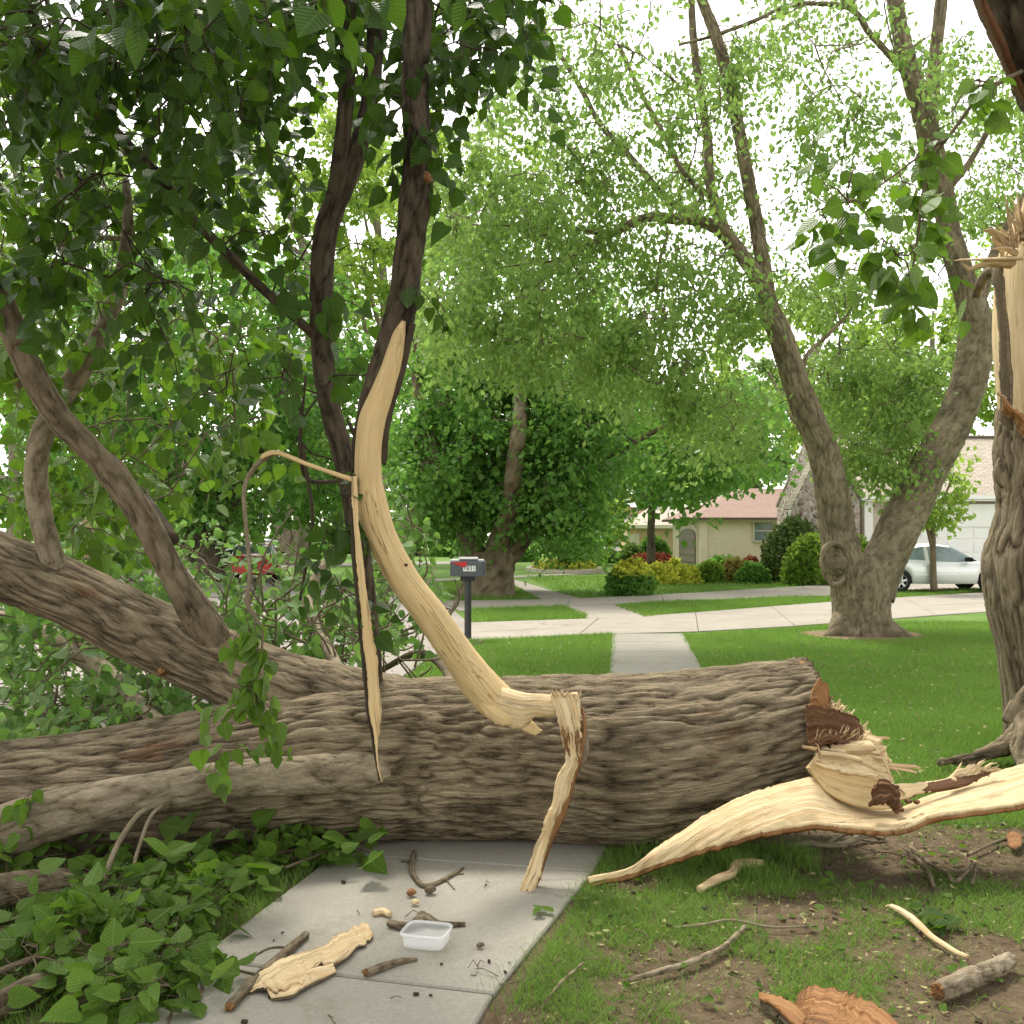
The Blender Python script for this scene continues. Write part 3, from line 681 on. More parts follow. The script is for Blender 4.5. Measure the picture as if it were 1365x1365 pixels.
tag(mb.build('twig_litter', BARKL), 'thin broken twigs scattered over the soil and walk', 'twigs', kind='stuff')
mb = MB()
for i in range(260):
    x = RNG.uniform(-.2, 3.4); y = RNG.uniform(2.7, 6.2)
    if i > 242: x = RNG.uniform(-1., .3); y = RNG.uniform(3.6, 5.4)
    elif x < .05+(y-3.9)*.3: continue
    s_ = RNG.uniform(.004, .014); mb.box((x, y, .026+s_*.3), (s_*1.6, s_, s_*.8), RNG.uniform(0, 3), RNG.uniform(-.4, .4))
tag(mb.build('bark_crumbs', BARKL, smooth=False), 'crumbs of bark and soil lying on the ground and concrete', 'bark crumbs', kind='stuff')
# ================================================================ FALLEN TREE
SK = Skel()
ft = thing('fallen_tree', P(600, 1115, 5.9), 'thick fallen brown tree trunk lying across the sidewalk with its limbs to the left', 'fallen tree')
mb = MB()
R = tube(mb, K_([(-260, 1085, 5.7, 66), (-120, 1074, 5.7, 70), (0, 1066, 5.71, 76), (200, 1050, 5.74, 87), (400, 1022, 5.85, 99), (500, 1014, 5.92, 103), (600, 1011, 5.97, 105), (750, 1013, 5.95, 108), (850, 1014, 5.85, 112), (950, 1003, 5.82, 110), (1030, 985, 5.82, 104), (1092, 970, 5.82, 97)]),
         step=.0115, ns=340, amp=.0105, seed=3, al=3.2, ac=30, lump=.045, rag=.035)
SK.addR(R[::20]); trunk = mb.build('trunk', BARK, ft)
def limb(pts, ns=60, step=.02, amp=.006, m=BARKL, seed=1, ac=22., nm='limb', par=ft, sk=SK, lump=.05, al=7.):
    mb = MB(); R = tube(mb, K_(pts), step=step, ns=ns, amp=amp, seed=seed, ac=ac, al=al, lump=lump); sk.addR(R[::6]); return mb.build(nm, m, par)
limb([(600, 985, 6.02, 40), (520, 975, 5.98, 72), (440, 944, 5.98, 60), (354, 912, 6.05, 50), (200, 846, 6.1, 45), (100, 795, 6.15, 43), (0, 755, 6.2, 42), (-120, 715, 6.2, 40)], 150, .014, .009, BARK, 11, 28., al=3.2)
limb([(650, 1006, 5.98, 12), (575, 1012, 5.72, 20), (510, 1022, 5.60, 26), (450, 1030, 5.48, 27), (390, 1034, 5.37, 25), (303, 1041, 5.28, 25), (168, 1064, 5.18, 28), (60, 1090, 5.12, 33), (0, 1112, 5.08, 36), (-90, 1150, 5.05, 38)], 80, .018, .004, BARKS, 12, 24.)
limb([(420, 1075, 5.75, 30), (250, 1095, 5.55, 36), (100, 1105, 5.5, 38), (-60, 1105, 5.5, 38)], 90, .016, .007, BARK, 13, 28., al=3.2)
limb([(300, 880, 6.05, 22), (270, 830, 5.95, 24), (235, 772, 5.9, 19), (190, 690, 5.8, 18), (150, 632, 5.75, 19), (125, 605, 5.72, 16), (72, 548, 5.7, 17), (30, 470, 5.65, 17), (0, 398, 5.6, 16), (-40, 330, 5.6, 15)], 40, .02, .004, BARKL, 14)
limb([(90, 800, 6.1, 24), (75, 760, 6.1, 17), (55, 690, 6.1, 15), (48, 630, 6.1, 15), (58, 575, 6.1, 15), (90, 520, 6.15, 15), (130, 455, 6.2, 13), (158, 385, 6.3, 10), (170, 310, 6.4, 8), (168, 240, 6.5, 5)], 32, .025, .003, BARKS, 15)
limb([(70, 560, 6.1, 9), (40, 520, 6.1, 8), (-10, 485, 6.0, 8), (-60, 460, 6, 7)], 16, .05, .002, BARKL, 16)
limb([(60, 560, 6.15, 6), (110, 500, 6.5, 7), (130, 470, 6.6, 6)], 12, .05, .002, BARKL, 17)
limb([(130, 318, 6.6, 4), (85, 240, 6.8, 5), (60, 210, 6.8, 4), (15, 185, 6.8, 4)], 8, .08, 0, BARKS, 18)
limb([(170, 318, 6.5, 4), (110, 318, 6.6, 4), (60, 335, 6.6, 3), (10, 355, 6.6, 3)], 8, .08, 0, BARKS, 19)
limb([(232, 720, 5.95, 8), (205, 680, 6.2, 7), (190, 660, 6.5, 6)], 12, .05, .002, BARKD, 20)
# hidden crown limbs behind the trunk
limb([(240, 985, 6.6, 12), (190, 950, 7.2, 14), (150, 905, 8, 14), (70, 850, 8.8, 14), (-20, 820, 9.5, 12)], 16, .06, .003, BARKS, 21)
limb([(470, 920, 6.4, 6), (440, 870, 7.4, 8), (410, 800, 8.5, 7), (440, 740, 9, 5)], 12, .08, .002, BARKS, 22)
limb([(560, 930, 6.2, 5), (600, 905, 7, 6), (560, 870, 8.2, 5), (505, 895, 9, 4), (470, 910, 9, 4)], 10, .08, 0, BARKL, 23)
# knots and scars on the trunk
for i, (px, py, D, r) in enumerate([(215, 895, 5.92, 6)]):
    mb = MB(); tube(mb, K_([(px, py, D+.07, r), (px, py, D-.0, r*.95), (px, py, D-.03, r*.55)]), step=.02, ns=18, amp=.006, seed=i, ac=30); mb.build('knot', WOODO if i == 0 else BARK, ft)
# torn end
ec = P(1092, 970, 5.82); er = 97*5.82/FPX
mb = MB(); tube(mb, np.array([[*(ec-np.array((.20, 0, 0))), er*.86], [*(ec-np.array((.08, 0, 0))), er*.9], [*(ec-np.array((.06, 0, 0))), er*.6], [*(ec-np.array((.04, 0, 0))), er*.2]]), step=.02, ns=60, amp=.01, seed=5, ac=14, al=9)
mb.build('torn_heartwood', WOODO, ft)
mb = MB()
for i in range(150):
    a = RNG.uniform(-.9, .9)-math.pi/2+1.1 if False else RNG.uniform(-1.2, .25); rr = er*RNG.uniform(.8, .96)
    p = ec+np.array((-.04, -math.cos(a)*rr, math.sin(a)*rr)); dw = np.array((1, RNG.normal()*.16, RNG.normal()*.16)); L = RNG.uniform(.03, .07)+.08*max(0, -math.sin(a)+.3)
    spike(mb, p, dw, L, RNG.uniform(.006, .02), i)
mb.build('splinter_fringe', WOODO, ft)['kind'] = 'stuff'
# brown inner bulge with a ragged pale crest  (below the top, right of the bark)
def sheet(nm, m, A, B, par, **kw):
    mb = MB(); ribbon(mb, np.array([P(*q) for q in A]), np.array([P(*q) for q in B]), **kw); return mb.build(nm, m, par)
sheet('torn_sheet', WOODO, [(1088, 912, 5.43), (1100, 918, 5.46), (1103, 930, 5.46), (1106, 944, 5.46)], [(1078, 938, 5.40), (1077, 950, 5.38), (1082, 962, 5.37), (1096, 962, 5.38)], ft, thick=.02, bulge=.01, rough=.04, edge=.06, nu=40, nv=16)
sheet('torn_sheet', WOODB, [(1074, 948, 5.37), (1092, 944, 5.38), (1108, 946, 5.42), (1130, 954, 5.47), (1152, 974, 5.52)], [(1076, 994, 5.33), (1095, 1000, 5.33), (1115, 994, 5.36), (1135, 990, 5.40), (1150, 984, 5.44)], ft, thick=.03, bulge=.0, rough=.07, edge=.05, nu=80, nv=30)
mb = MB()
for i in range(46):
    px = RNG.uniform(1080, 1148); a = P(px, 992-(px-1080)*.12+RNG.uniform(-3, 6), 5.33+(px-1080)*.0012); spike(mb, a, (RNG.uniform(-.1, .8), -.25, RNG.uniform(.4, 1)), RNG.uniform(.03, .10), RNG.uniform(.003, .009), i)
mb.build('splinter_crest', WOODW, ft)['kind'] = 'stuff'
sheet('torn_sheet', WOODW, [(1090, 1000, 5.34), (1120, 1000, 5.36), (1155, 994, 5.42), (1180, 1000, 5.44)], [(1086, 1018, 5.27), (1112, 1030, 5.27), (1150, 1036, 5.28), (1192, 1048, 5.30)], ft, thick=.02, bulge=.01, rough=.02, edge=.03, nu=50, nv=14, seed=4)
sheet('torn_sheet', WOODB, [(1078, 955, 5.40), (1100, 950, 5.5), (1125, 960, 5.55), (1146, 975, 5.6)], [(1078, 1000, 5.36), (1095, 1000, 5.36), (1120, 992, 5.4), (1148, 984, 5.45)], ft, thick=.02, bulge=.02, rough=.03, edge=.04, nu=30, nv=8)
for i in range(52):   # pale crest shards along the brown bulge
    t = (i % 26)/25; px = 1102+52*t+RNG.normal()*2; py = 932+42*t**1.2+RNG.normal()*2
    mb = MB(); spike(mb, P(px, py+12, 5.45+.06*t), (RNG.uniform(.0, 1.1), RNG.normal()*.3, RNG.uniform(.2, 1.)), RNG.uniform(.03, .085), RNG.uniform(.005, .014), i, .4, i % 3 == 0); mb.build('splinter', WOODW, ft)
sheet('torn_sheet', WOODW, [(1088, 996, 5.38), (1112, 992, 5.42), (1150, 978, 5.5), (1172, 984, 5.52)], [(1086, 1012, 5.28), (1110, 1022, 5.28), (1150, 1032, 5.3), (1180, 1046, 5.34)], ft, thick=.02, bulge=.035, rough=.025, edge=.04, nu=40, nv=10)
for i, (px, py, qx, qy, D, w_) in enumerate([(1140, 985, 1186, 983, 5.48, .02), (1150, 996, 1182, 998, 5.44, .026), (1130, 1000, 1178, 1006, 5.4, .022), (1158, 1008, 1190, 1014, 5.38, .018),
        (1165, 1018, 1228, 1023, 5.38, .026), (1170, 1024, 1222, 1030, 5.37, .018), (1120, 992, 1168, 990, 5.46, .018), (1145, 1015, 1196, 1036, 5.32, .012), (1178, 1012, 1190, 1042, 5.3, .008), (1186, 1014, 1204, 1040, 5.3, .007),
        (1088, 1008, 1076, 1032, 5.22, .009), (1094, 1004, 1086, 990, 5.26, .006), (1085, 998, 1070, 994, 5.26, .016), (1100, 1004, 1150, 1012, 5.3, .02), (1115, 996, 1168, 1000, 5.36, .03), (1135, 990, 1176, 992, 5.46, .03)]):
    a, b = P(px, py, D), P(qx, qy, D-.03); mb = MB(); spike(mb, a-(b-a)*.15, b-a, np.linalg.norm(b-a)*1.15, w_*1.15, i*3, .4, w_ > .015); mb.build('splinter', WOODW, ft)
mb = MB()
for i in range(90):
    px = RNG.uniform(1090, 1172); py = RNG.uniform(988, 1012); a = P(px, py, 5.36+RNG.uniform(0, .12)); spike(mb, a, (RNG.uniform(.5, 1), RNG.normal()*.2, RNG.uniform(-.3, .35)), RNG.uniform(.03, .09), RNG.uniform(.002, .005), i)
mb.build('fibre_fringe', WOODW, ft)['kind'] = 'stuff'
# ================================================================ TORN SLAB OF BARK AND SAPWOOD
bs = thing('torn_bark_slab', G(1150, 1120), 'long curved slab of pale torn sapwood and bark lying beside the broken end of the log', 'bark slab')
U = [(783, 1173, 5.08), (835, 1160, 5.06), (880, 1126, 5.1), (960, 1076, 5.16), (1020, 1050, 5.2), (1062, 1039, 5.22), (1086, 1034, 5.24), (1100, 1046, 5.26), (1122, 1066, 5.32), (1160, 1078, 5.4), (1200, 1076, 5.45), (1240, 1060, 5.5), (1300, 1037, 5.55), (1365, 1018, 5.6), (1450, 1000, 5.65)]
W_ = [(785, 1176, 5.04), (838, 1166, 5.03), (905, 1142, 5.02), (1000, 1113, 5.0), (1060, 1101, 5.0), (1100, 1098, 5.0), (1140, 1101, 5.02), (1170, 1103, 5.03), (1205, 1101, 5.05), (1240, 1087, 5.08), (1290, 1079, 5.12), (1330, 1076, 5.15), (1365, 1068, 5.15), (1400, 1064, 5.15), (1450, 1060, 5.15)]
def two_layer(par, U, W_, m1, m2, th, **kw):
    a = np.array([P(*q) for q in U]); b = np.array([P(*q) for q in W_])
    mb = MB(); ribbon(mb, a, b, thick=th, **kw); o1 = mb.build('sapwood', m1, par)
    off = np.array((0, .004, -th*.95)); mb = MB(); kw2 = dict(kw); kw2['seed'] = kw.get('seed', 0)
    ribbon(mb, a+off, b+off+np.array((0, -.006, 0)), thick=.022, **kw2); mb.build('bark', m2, par); return o1
two_layer(bs, U, W_, WOODW, WOODO, .018, nu=240, nv=30, bulge=.022, rough=.016, edge=.022, seed=2, up=(0, -.7, .7))
# cupped inner piece
A = [(1088, 1006, 5.3), (1110, 1022, 5.28), (1140, 1030, 5.28), (1175, 1038, 5.28), (1200, 1050, 5.26), (1208, 1058, 5.25)]
B = [(1082, 1022, 5.2), (1096, 1044, 5.17), (1112, 1060, 5.16), (1140, 1072, 5.16), (1170, 1078, 5.17), (1198, 1074, 5.18)]
sheet('cupped_sapwood', WOOD, A, B, bs, thick=.02, bulge=-.05, rough=.012, edge=.01, nu=50, nv=14, seed=5, up=(0, -1, 0))
sheet('rotten_core', WOODB, [(1166, 1054, 5.15), (1174, 1043, 5.16), (1186, 1048, 5.16), (1198, 1052, 5.15)], [(1158, 1077, 5.1), (1174, 1077, 5.08), (1188, 1079, 5.08), (1199, 1077, 5.1)], bs, thick=.05, bulge=.015, rough=.10, edge=.06, nu=40, nv=24, seed=13)
sheet('bark_strip', WOODB, [(1195, 1052, 5.3), (1250, 1043, 5.35), (1290, 1036, 5.4), (1322, 1026, 5.45)], [(1200, 1066, 5.26), (1250, 1056, 5.3), (1290, 1046, 5.36), (1324, 1030, 5.42)], bs, thick=.02, rough=.01, edge=.02, nu=40, nv=6)
sheet('sapwood_strip', WOODW, [(1190, 1048, 5.29), (1230, 1043, 5.33), (1262, 1039, 5.36), (1275, 1036, 5.36)], [(1198, 1067, 5.24), (1230, 1059, 5.28), (1258, 1052, 5.32), (1275, 1046, 5.34)], bs, thick=.012, rough=.012, edge=.015, nu=30, nv=6)
sheet('torn_sheet', WOODW, [(1262, 1036, 5.38), (1278, 1022, 5.40), (1296, 1018, 5.42), (1312, 1022, 5.43)], [(1258, 1048, 5.36), (1280, 1042, 5.38), (1300, 1036, 5.4), (1320, 1028, 5.43)], bs, thick=.008, rough=.02, edge=.05, nu=40, nv=8, seed=3)
for i in range(22):
    t = i/21; a = P(1262+48*t, 1042-10*t, 5.38+.04*t); b = P(1285+52*t+RNG.normal()*3, 1029-14*t*(1.-t)*2.2-RNG.uniform(0, 9)+4*t, 5.42)
    mb = MB(); spike(mb, a, b-a, np.linalg.norm(b-a)*1.1, RNG.uniform(.006, .014), i); mb.build('splinter', WOODW, bs)
for i, (px, py, dx) in enumerate([(1200, 1079, 9), (1211, 1068, 6), (1222, 1069, 8), (1195, 1082, 5), (1312, 1030, 4), (1372, 1025, 5)]):
    mb = MB(); c = P(px, py, 5.16); mb.box(c, (.03, .02, .015), .4*i, .3); mb.build('crumb', WOODB, bs, False)
# ================================================================ PEELED BRANCH standing in the log
SK2 = Skel()
pb = thing('peeled_branch', P(690, 950, 5.45), 'tall dark branch with its lower half peeled to pale wood, leaning into the log', 'broken branch')
limb([(540, -420, 5.1, 14), (550, -260, 5.05, 17), (556, -100, 5.0, 19), (557, 0, 5.0, 19), (554, 100, 5.0, 18), (557, 200, 5.0, 19), (556, 245, 5.0, 22), (550, 300, 5.0, 20), (545, 340, 5.02, 19), (537, 400, 5.04, 20), (528, 440, 5.06, 21), (513, 495, 5.08, 22), (500, 545, 5.1, 24), (491, 590, 5.14, 17), (487, 640, 5.18, 13), (485, 690, 5.2, 8)], 70, .02, .006, BARKD, 31, 26., 'bark_stem', pb, SK2, .08)
mb = MB(); tube(mb, K_([(576, 237, 4.97, 3), (570, 238, 4.97, 12), (563, 240, 4.98, 13)]), step=.02, ns=16, amp=.004, seed=2, ac=40); mb.build('knot', WOODO, pb)
mb = MB()
tube(mb, K_([(538, 428, 4.99, 3), (531, 450, 4.99, 9), (521, 490, 5.0, 13), (507, 530, 5.02, 15.5), (496, 560, 5.03, 17.5), (491, 600, 5.05, 18), (491, 640, 5.08, 18.5), (496, 675, 5.1, 21), (510, 718, 5.13, 20), (537, 770, 5.17, 20.5), (574, 820, 5.21, 21), (609, 870, 5.26, 22), (642, 915, 5.31, 25), (668, 940, 5.35, 24), (692, 953, 5.4, 13)]),
     step=.012, ns=56, amp=0, lump=.05, seed=4); mb.build('bare_stem', WOOD, pb)
mb = MB(); tube(mb, K_([(494, 686, 5.035, 3), (494, 685, 5.04, 11), (496, 684, 5.08, 16)]), step=.01, ns=20, lump=.15); mb.build('knot', WOOD, pb)
mb = MB(); tube(mb, K_([(540, 752, 5.088, .8), (541, 753, 5.10, 2.2), (542, 754, 5.12, 2.4)]), step=.01, ns=8); mb.build('dark_knot', BARKD, pb)
for (A, B, s_) in (([(541, 430, 5.0), (512, 500, 5.0), (484, 550, 5.02), (474, 600, 5.08), (473, 650, 5.12)], [(520, 440, 5.02), (494, 500, 5.03), (476, 552, 5.06), (470, 600, 5.1), (470, 650, 5.14)], 3),
                   ([(548, 430, 5.0), (532, 500, 5.0), (515, 550, 5.02), (512, 600, 5.06), (511, 618, 5.08)], [(553, 432, 5.04), (539, 500, 5.05), (523, 550, 5.08), (515, 600, 5.1), (512, 620, 5.12)], 8)):
    sheet('bark_edge', BARKD, A, B, pb, thick=.02, bulge=.012, rough=.02, edge=.02, nu=60, nv=8, seed=s_, up=(0, -1, 0))
sheet('torn_tongue', WOOD, [(628, 912, 5.3), (650, 930, 5.26), (676, 945, 5.24), (700, 958, 5.24), (722, 972, 5.26)], [(640, 945, 5.25), (660, 968, 5.22), (672, 968, 5.21), (694, 964, 5.22), (716, 978, 5.25)], pb, thick=.03, bulge=.02, rough=.02, edge=.03, nu=40, nv=10, up=(0, -1, 0))
sheet('torn_tongue', WOODW, [(646, 900, 5.34), (668, 915, 5.27), (698, 924, 5.2), (722, 925, 5.18), (745, 927, 5.18), (770, 922, 5.18)], [(636, 934, 5.32), (662, 960, 5.26), (692, 972, 5.21), (712, 958, 5.18), (742, 955, 5.17), (768, 952, 5.17)], pb, thick=.03, bulge=.03, rough=.012, edge=.01, nu=50, nv=10, seed=3, up=(0, -1, 0))
sheet('torn_tongue', WOOD, [(690, 950, 5.24), (706, 958, 5.23), (716, 966, 5.23), (721, 974, 5.24)], [(686, 966, 5.22), (698, 974, 5.21), (706, 980, 5.22), (714, 981, 5.22)], pb, thick=.02, bulge=.01, rough=.015, edge=.01, nu=24, nv=8, up=(0, -1, 0))
sheet('hanging_strip', WOODW, [(735, 924, 5.16), (742, 950, 5.13), (748, 985, 5.12), (753, 1010, 5.11), (742, 1040, 5.1), (735, 1070, 5.08), (722, 1105, 5.05), (708, 1150, 5.0), (690, 1198, 4.95), (694, 1207, 4.94)],
      [(775, 926, 5.17), (776, 950, 5.14), (776, 985, 5.13), (773, 1005, 5.12), (762, 1042, 5.11), (752, 1075, 5.09), (738, 1108, 5.06), (724, 1150, 5.01), (710, 1200, 4.96), (698, 1212, 4.95)], pb, thick=.022, bulge=.015, rough=.02, edge=.022, nu=150, nv=10, seed=6, up=(0, -1, 0))
sheet('strip_bark', WOODO, [(772, 930, 5.19), (778, 950, 5.17), (779, 985, 5.16), (772, 1010, 5.15), (762, 1042, 5.13), (751, 1080, 5.11), (736, 1115, 5.08), (722, 1155, 5.03), (706, 1202, 4.98)],
      [(760, 930, 5.2), (780, 952, 5.2), (781, 985, 5.2), (776, 1012, 5.19), (766, 1044, 5.17), (755, 1082, 5.14), (740, 1117, 5.11), (726, 1157, 5.06), (709, 1204, 5.0)], pb, thick=.012, edge=.02, nu=90, nv=5, seed=7)
mb = MB()
for i in range(40):
    px = RNG.uniform(745, 775); py = RNG.uniform(965, 1000); a = P(px, py, 5.11); spike(mb, a, (RNG.normal()*.25+.15, -.1, -1), RNG.uniform(.04, .09), RNG.uniform(.002, .0045), i)
mb.build('fibre_fringe', WOODO, pb)['kind'] = 'stuff'
for i in range(16):
    px = 738+RNG.uniform(0, 36); a = P(px, 928, 5.14); mb = MB(); spike(mb, a, (RNG.normal()*.5, -.1, 1), RNG.uniform(.02, .04), RNG.uniform(.006, .012), i); mb.build('splinter', WOODW, pb)
limb([(776, 960, 5.22, 5), (780, 985, 5.2, 5), (778, 1010, 5.2, 5), (768, 1030, 5.21, 3)], 12, .03, .002, BARKS, 34, nm='bark_curl', par=pb, sk=SK2)
# long hanging bark strip and the cracked twig
sheet('hanging_strip', WOOD, [(469, 635, 5.0), (471, 680, 4.99), (476, 760, 4.96), (485, 860, 4.93), (492, 940, 4.92), (500, 990, 4.92), (505, 1025, 4.92), (509, 1043, 4.92)],
      [(475, 635, 5.0), (477, 680, 4.99), (485, 760, 4.96), (500, 860, 4.93), (507, 930, 4.92), (508, 960, 4.92), (504, 1000, 4.92), (510, 1044, 4.92)], pb, thick=.01, rough=.012, edge=.012, nu=140, nv=5, seed=9, up=(0, -1, 0))
sheet('strip_bark', BARKD, [(465, 632, 5.01), (468, 680, 5.0), (472, 760, 4.97), (480, 860, 4.94), (489, 940, 4.93), (497, 990, 4.93), (506, 1040, 4.93)],
      [(472, 632, 5.02), (474, 680, 5.01), (478, 760, 4.98), (487, 860, 4.95), (495, 940, 4.94), (502, 990, 4.94), (508, 1042, 4.94)], pb, thick=.016, rough=.01, edge=.01, nu=120, nv=4, seed=10, up=(0, -1, 0))
limb([(474, 641, 5.02, 4), (450, 633, 5.0, 3.4), (410, 619, 4.98, 3), (372, 604, 4.97, 3.2), (355, 606, 4.97, 3.6), (348, 611, 4.97, 2.5)], 10, .03, 0, WOOD, 35, nm='cracked_twig', par=pb, sk=Skel(), lump=.2)
limb([(368, 603, 4.99, 2.5), (345, 617, 5.0, 3.6), (330, 638, 5.02, 3.4), (325, 660, 5.02, 3), (328, 700, 5.02, 3), (333, 760, 5.02, 3), (330, 805, 5.02, 3.4), (345, 830, 5.05, 2.6), (350, 850, 5.05, 2), (346, 900, 5.0, 1.6), (345, 935, 5.0, 1.3)], 8, .04, 0, BARKS, 36, nm='hanging_twig', par=pb, sk=SK2)
# dark stems beside it
st = thing('forked_branch', P(470, 900, 5.9), 'dark forked stem rising behind the peeled branch to the leafy top', 'broken branch')
SK3 = Skel()
limb([(500, 940, 5.9, 13), (488, 800, 5.75, 13), (474, 690, 5.65, 14), (458, 610, 5.6, 14), (437, 530, 5.6, 14), (430, 460, 5.6, 15), (428, 380, 5.6, 15), (436, 300, 5.6, 16), (460, 245, 5.62, 14), (478, 195, 5.65, 13), (492, 140, 5.7, 12), (500, 60, 5.75, 12), (505, -60, 5.8, 11), (510, -260, 5.9, 9)], 40, .025, .004, BARKD, 41, 28., 'stem', st, SK3)
limb([(437, 310, 5.6, 12), (446, 262, 5.6, 12), (455, 200, 5.6, 11), (462, 120, 5.6, 11), (464, 30, 5.6, 10), (462, -120, 5.6, 9), (450, -280, 5.7, 7)], 32, .03, .004, BARKD, 42, 28., 'stem', st, SK3)
limb([(425, 452, 5.6, 7), (395, 425, 5.55, 6), (350, 385, 5.5, 6.5), (300, 335, 5.45, 6.5), (250, 285, 5.4, 7.5), (215, 240, 5.4, 7.5), (180, 205, 5.35, 8), (140, 165, 5.3, 8.5), (100, 140, 5.3, 7.5), (55, 105, 5.3, 6), (0, 60, 5.3, 5), (-80, 0, 5.3, 4)], 24, .03, .002, BARKD, 43, 30., 'side_branch', st, SK3)
limb([(465, 640, 5.6, 3), (412, 640, 5.3, 3), (400, 600, 5.2, 3), (402, 560, 5.15, 2.4), (408, 500, 5.1, 2)], 6, .06, 0, BARKD, 44, nm='twig', par=st, sk=SK3)
limb([(402, 590, 5.2, 3), (412, 650, 5.2, 2.6), (416, 700, 5.2, 2.2), (400, 800, 5.2, 2)], 6, .06, 0, BARKD, 45, nm='twig', par=st, sk=SK3)
VN, VD, VP = leaf_variants(L_NEAR), leaf_variants(L_DARK), leaf_variants(L_PALE)
CARBOX = (312, 752, 360, 798)
def fill(regs, sk, tw, Lv, size, nl=9, length=.45, droop=.5, r0=.006, down=.4, lay=0., connect=True, ns=4):
    for cx, cy, rx, ry, d0, d1, n in regs:
        for _ in range(n):
            a = RNG.uniform(0, 6.283); q = math.sqrt(RNG.random()); px, py = cx+rx*q*math.cos(a), cy+ry*q*math.sin(a)
            p = P(px, py, RNG.uniform(d0, d1))
            if CARBOX[0]-20 < px < CARBOX[2]-8 and CARBOX[1]-45 < py < CARBOX[3] and d0 > 6.3 and RNG.random() < .85: continue
            if lay and p[2] < lay: p[2] = lay+RNG.uniform(0, .1)
            if connect: twig_to(tw, sk, p, r0, .0028, ns=ns, maxd=1.6)
            shoot(tw, Lv, p, (RNG.normal(), RNG.normal()*.7, RNG.normal()*.5-down), length*RNG.uniform(.6, 1.3), max(3, int(nl*RNG.uniform(.7, 1.3))), size*RNG.uniform(.8, 1.15), droop, r=.003, lay=lay)
# canopy held by the forked stem and the peeled branch (close overhead, its shade put into the dark leaf colour)
tw, Lv = MB(), Leaves()
fill([(110, 0, 260, 100, 3.9, 6.0, 122), (300, 20, 150, 60, 5.6, 6.6, 18), (430, -20, 200, 80, 5.7, 6.8, 40), (120, 130, 200, 90, 4.2, 6.4, 50), (310, 90, 150, 80, 5.4, 6.8, 28), (200, -230, 520, 150, 3.2, 6.5, 70),  # last group here is unseen above the frame, added to shade the leaves below
      (330, 200, 120, 60, 5.2, 6.6, 18), (180, 240, 120, 60, 5, 6.5, 22), (60, 220, 80, 80, 5, 6.5, 16), (100, 330, 120, 60, 5, 6.6, 18), (215, 400, 70, 60, 5, 6, 8)], SK3, tw, Lv, .112)
fill([(380, 480, 16, 20, 5.0, 5.2, 3), (430, 395, 12, 30, 5.2, 5.4, 3), (500, 492, 10, 14, 5.2, 5.3, 1), (455, 620, 8, 14, 5.2, 5.3, 1), (350, 350, 60, 60, 5.2, 6.2, 7), (290, 480, 60, 60, 5.4, 6.4, 7)], SK3, tw, Lv, .12, 5, .3)
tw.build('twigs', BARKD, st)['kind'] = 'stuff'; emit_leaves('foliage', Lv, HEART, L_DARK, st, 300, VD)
tw, Lv = MB(), Leaves()
fill([(620, 30, 70, 45, 5.1, 5.8, 20), (540, 165, 30, 24, 4.7, 4.9, 5), (650, -60, 160, 60, 4.6, 5.8, 26), (645, 80, 30, 24, 4.9, 5.3, 5), (505, 90, 24, 60, 5.1, 5.4, 4), (520, 362, 10, 4, 5, 5.05, 1)], SK2, tw, Lv, .11)
fill([(600, 140, 50, 40, 4.9, 5.1, 3), (440, 750, 18, 40, 5.0, 5.1, 4), (445, 690, 24, 20, 5.0, 5.1, 3)], SK2, tw, Lv, .11, 6, .3, connect=False)
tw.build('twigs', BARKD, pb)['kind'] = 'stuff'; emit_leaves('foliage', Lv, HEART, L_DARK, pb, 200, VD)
# foliage of the fallen tree: left middle, hanging in front, and the brush behind the log
tw, Lv = MB(), Leaves()
fill([(60, 460, 110, 130, 5.8, 8.0, 42), (200, 520, 130, 120, 6.4, 9, 46), (60, 640, 90, 70, 6.5, 8.5, 20), (330, 480, 80, 100, 6.5, 9, 14), (90, 300, 120, 80, 6.5, 8.5, 26), (140, 690, 90, 60, 6.6, 9, 22), (260, 610, 70, 60, 6.5, 9, 9)], SK, tw, Lv, .115)
fill([(332, 835, 10, 14, 5.0, 5.05, 4), (318, 900, 14, 18, 4.98, 5.05, 4), (322, 950, 14, 14, 4.98, 5.03, 3), (305, 990, 10, 10, 4.97, 5.0, 2), (40, 1052, 26, 5, 5.0, 5.05, 2)], SK, tw, Lv, .105, 7, .26, .8, connect=False)
tw.build('twigs', BARKL, ft)['kind'] = 'stuff'; emit_leaves('foliage', Lv, HEART, L_NEAR, ft, 300, VN)
tw, Lv = MB(), Leaves()
fill([(100, 900, 200, 60, 7.0, 11, 200), (180, 950, 160, 30, 6.8, 9, 50), (60, 830, 120, 50, 8, 12, 80), (270, 760, 130, 60, 7.5, 12, 75), (380, 840, 100, 45, 7.2, 10, 70), (250, 850, 90, 40, 7, 9, 40), (500, 790, 70, 60, 8, 10.5, 30), (545, 690, 22, 30, 8, 9.5, 10), (545, 750, 20, 40, 8, 9, 6), (460, 860, 60, 40, 7.2, 9.5, 22), (200, 960, 90, 20, 6.6, 8, 22), (150, 740, 110, 40, 8, 12, 34), (40, 760, 60, 40, 7.5, 10, 14)],
     SK, tw, Lv, .095, 9, .45, .3, .007, 0)
tw.build('brush_twigs', BARKL, ft)['kind'] = 'stuff'; emit_leaves('brush_foliage', Lv, HEART, L_PALE, ft)
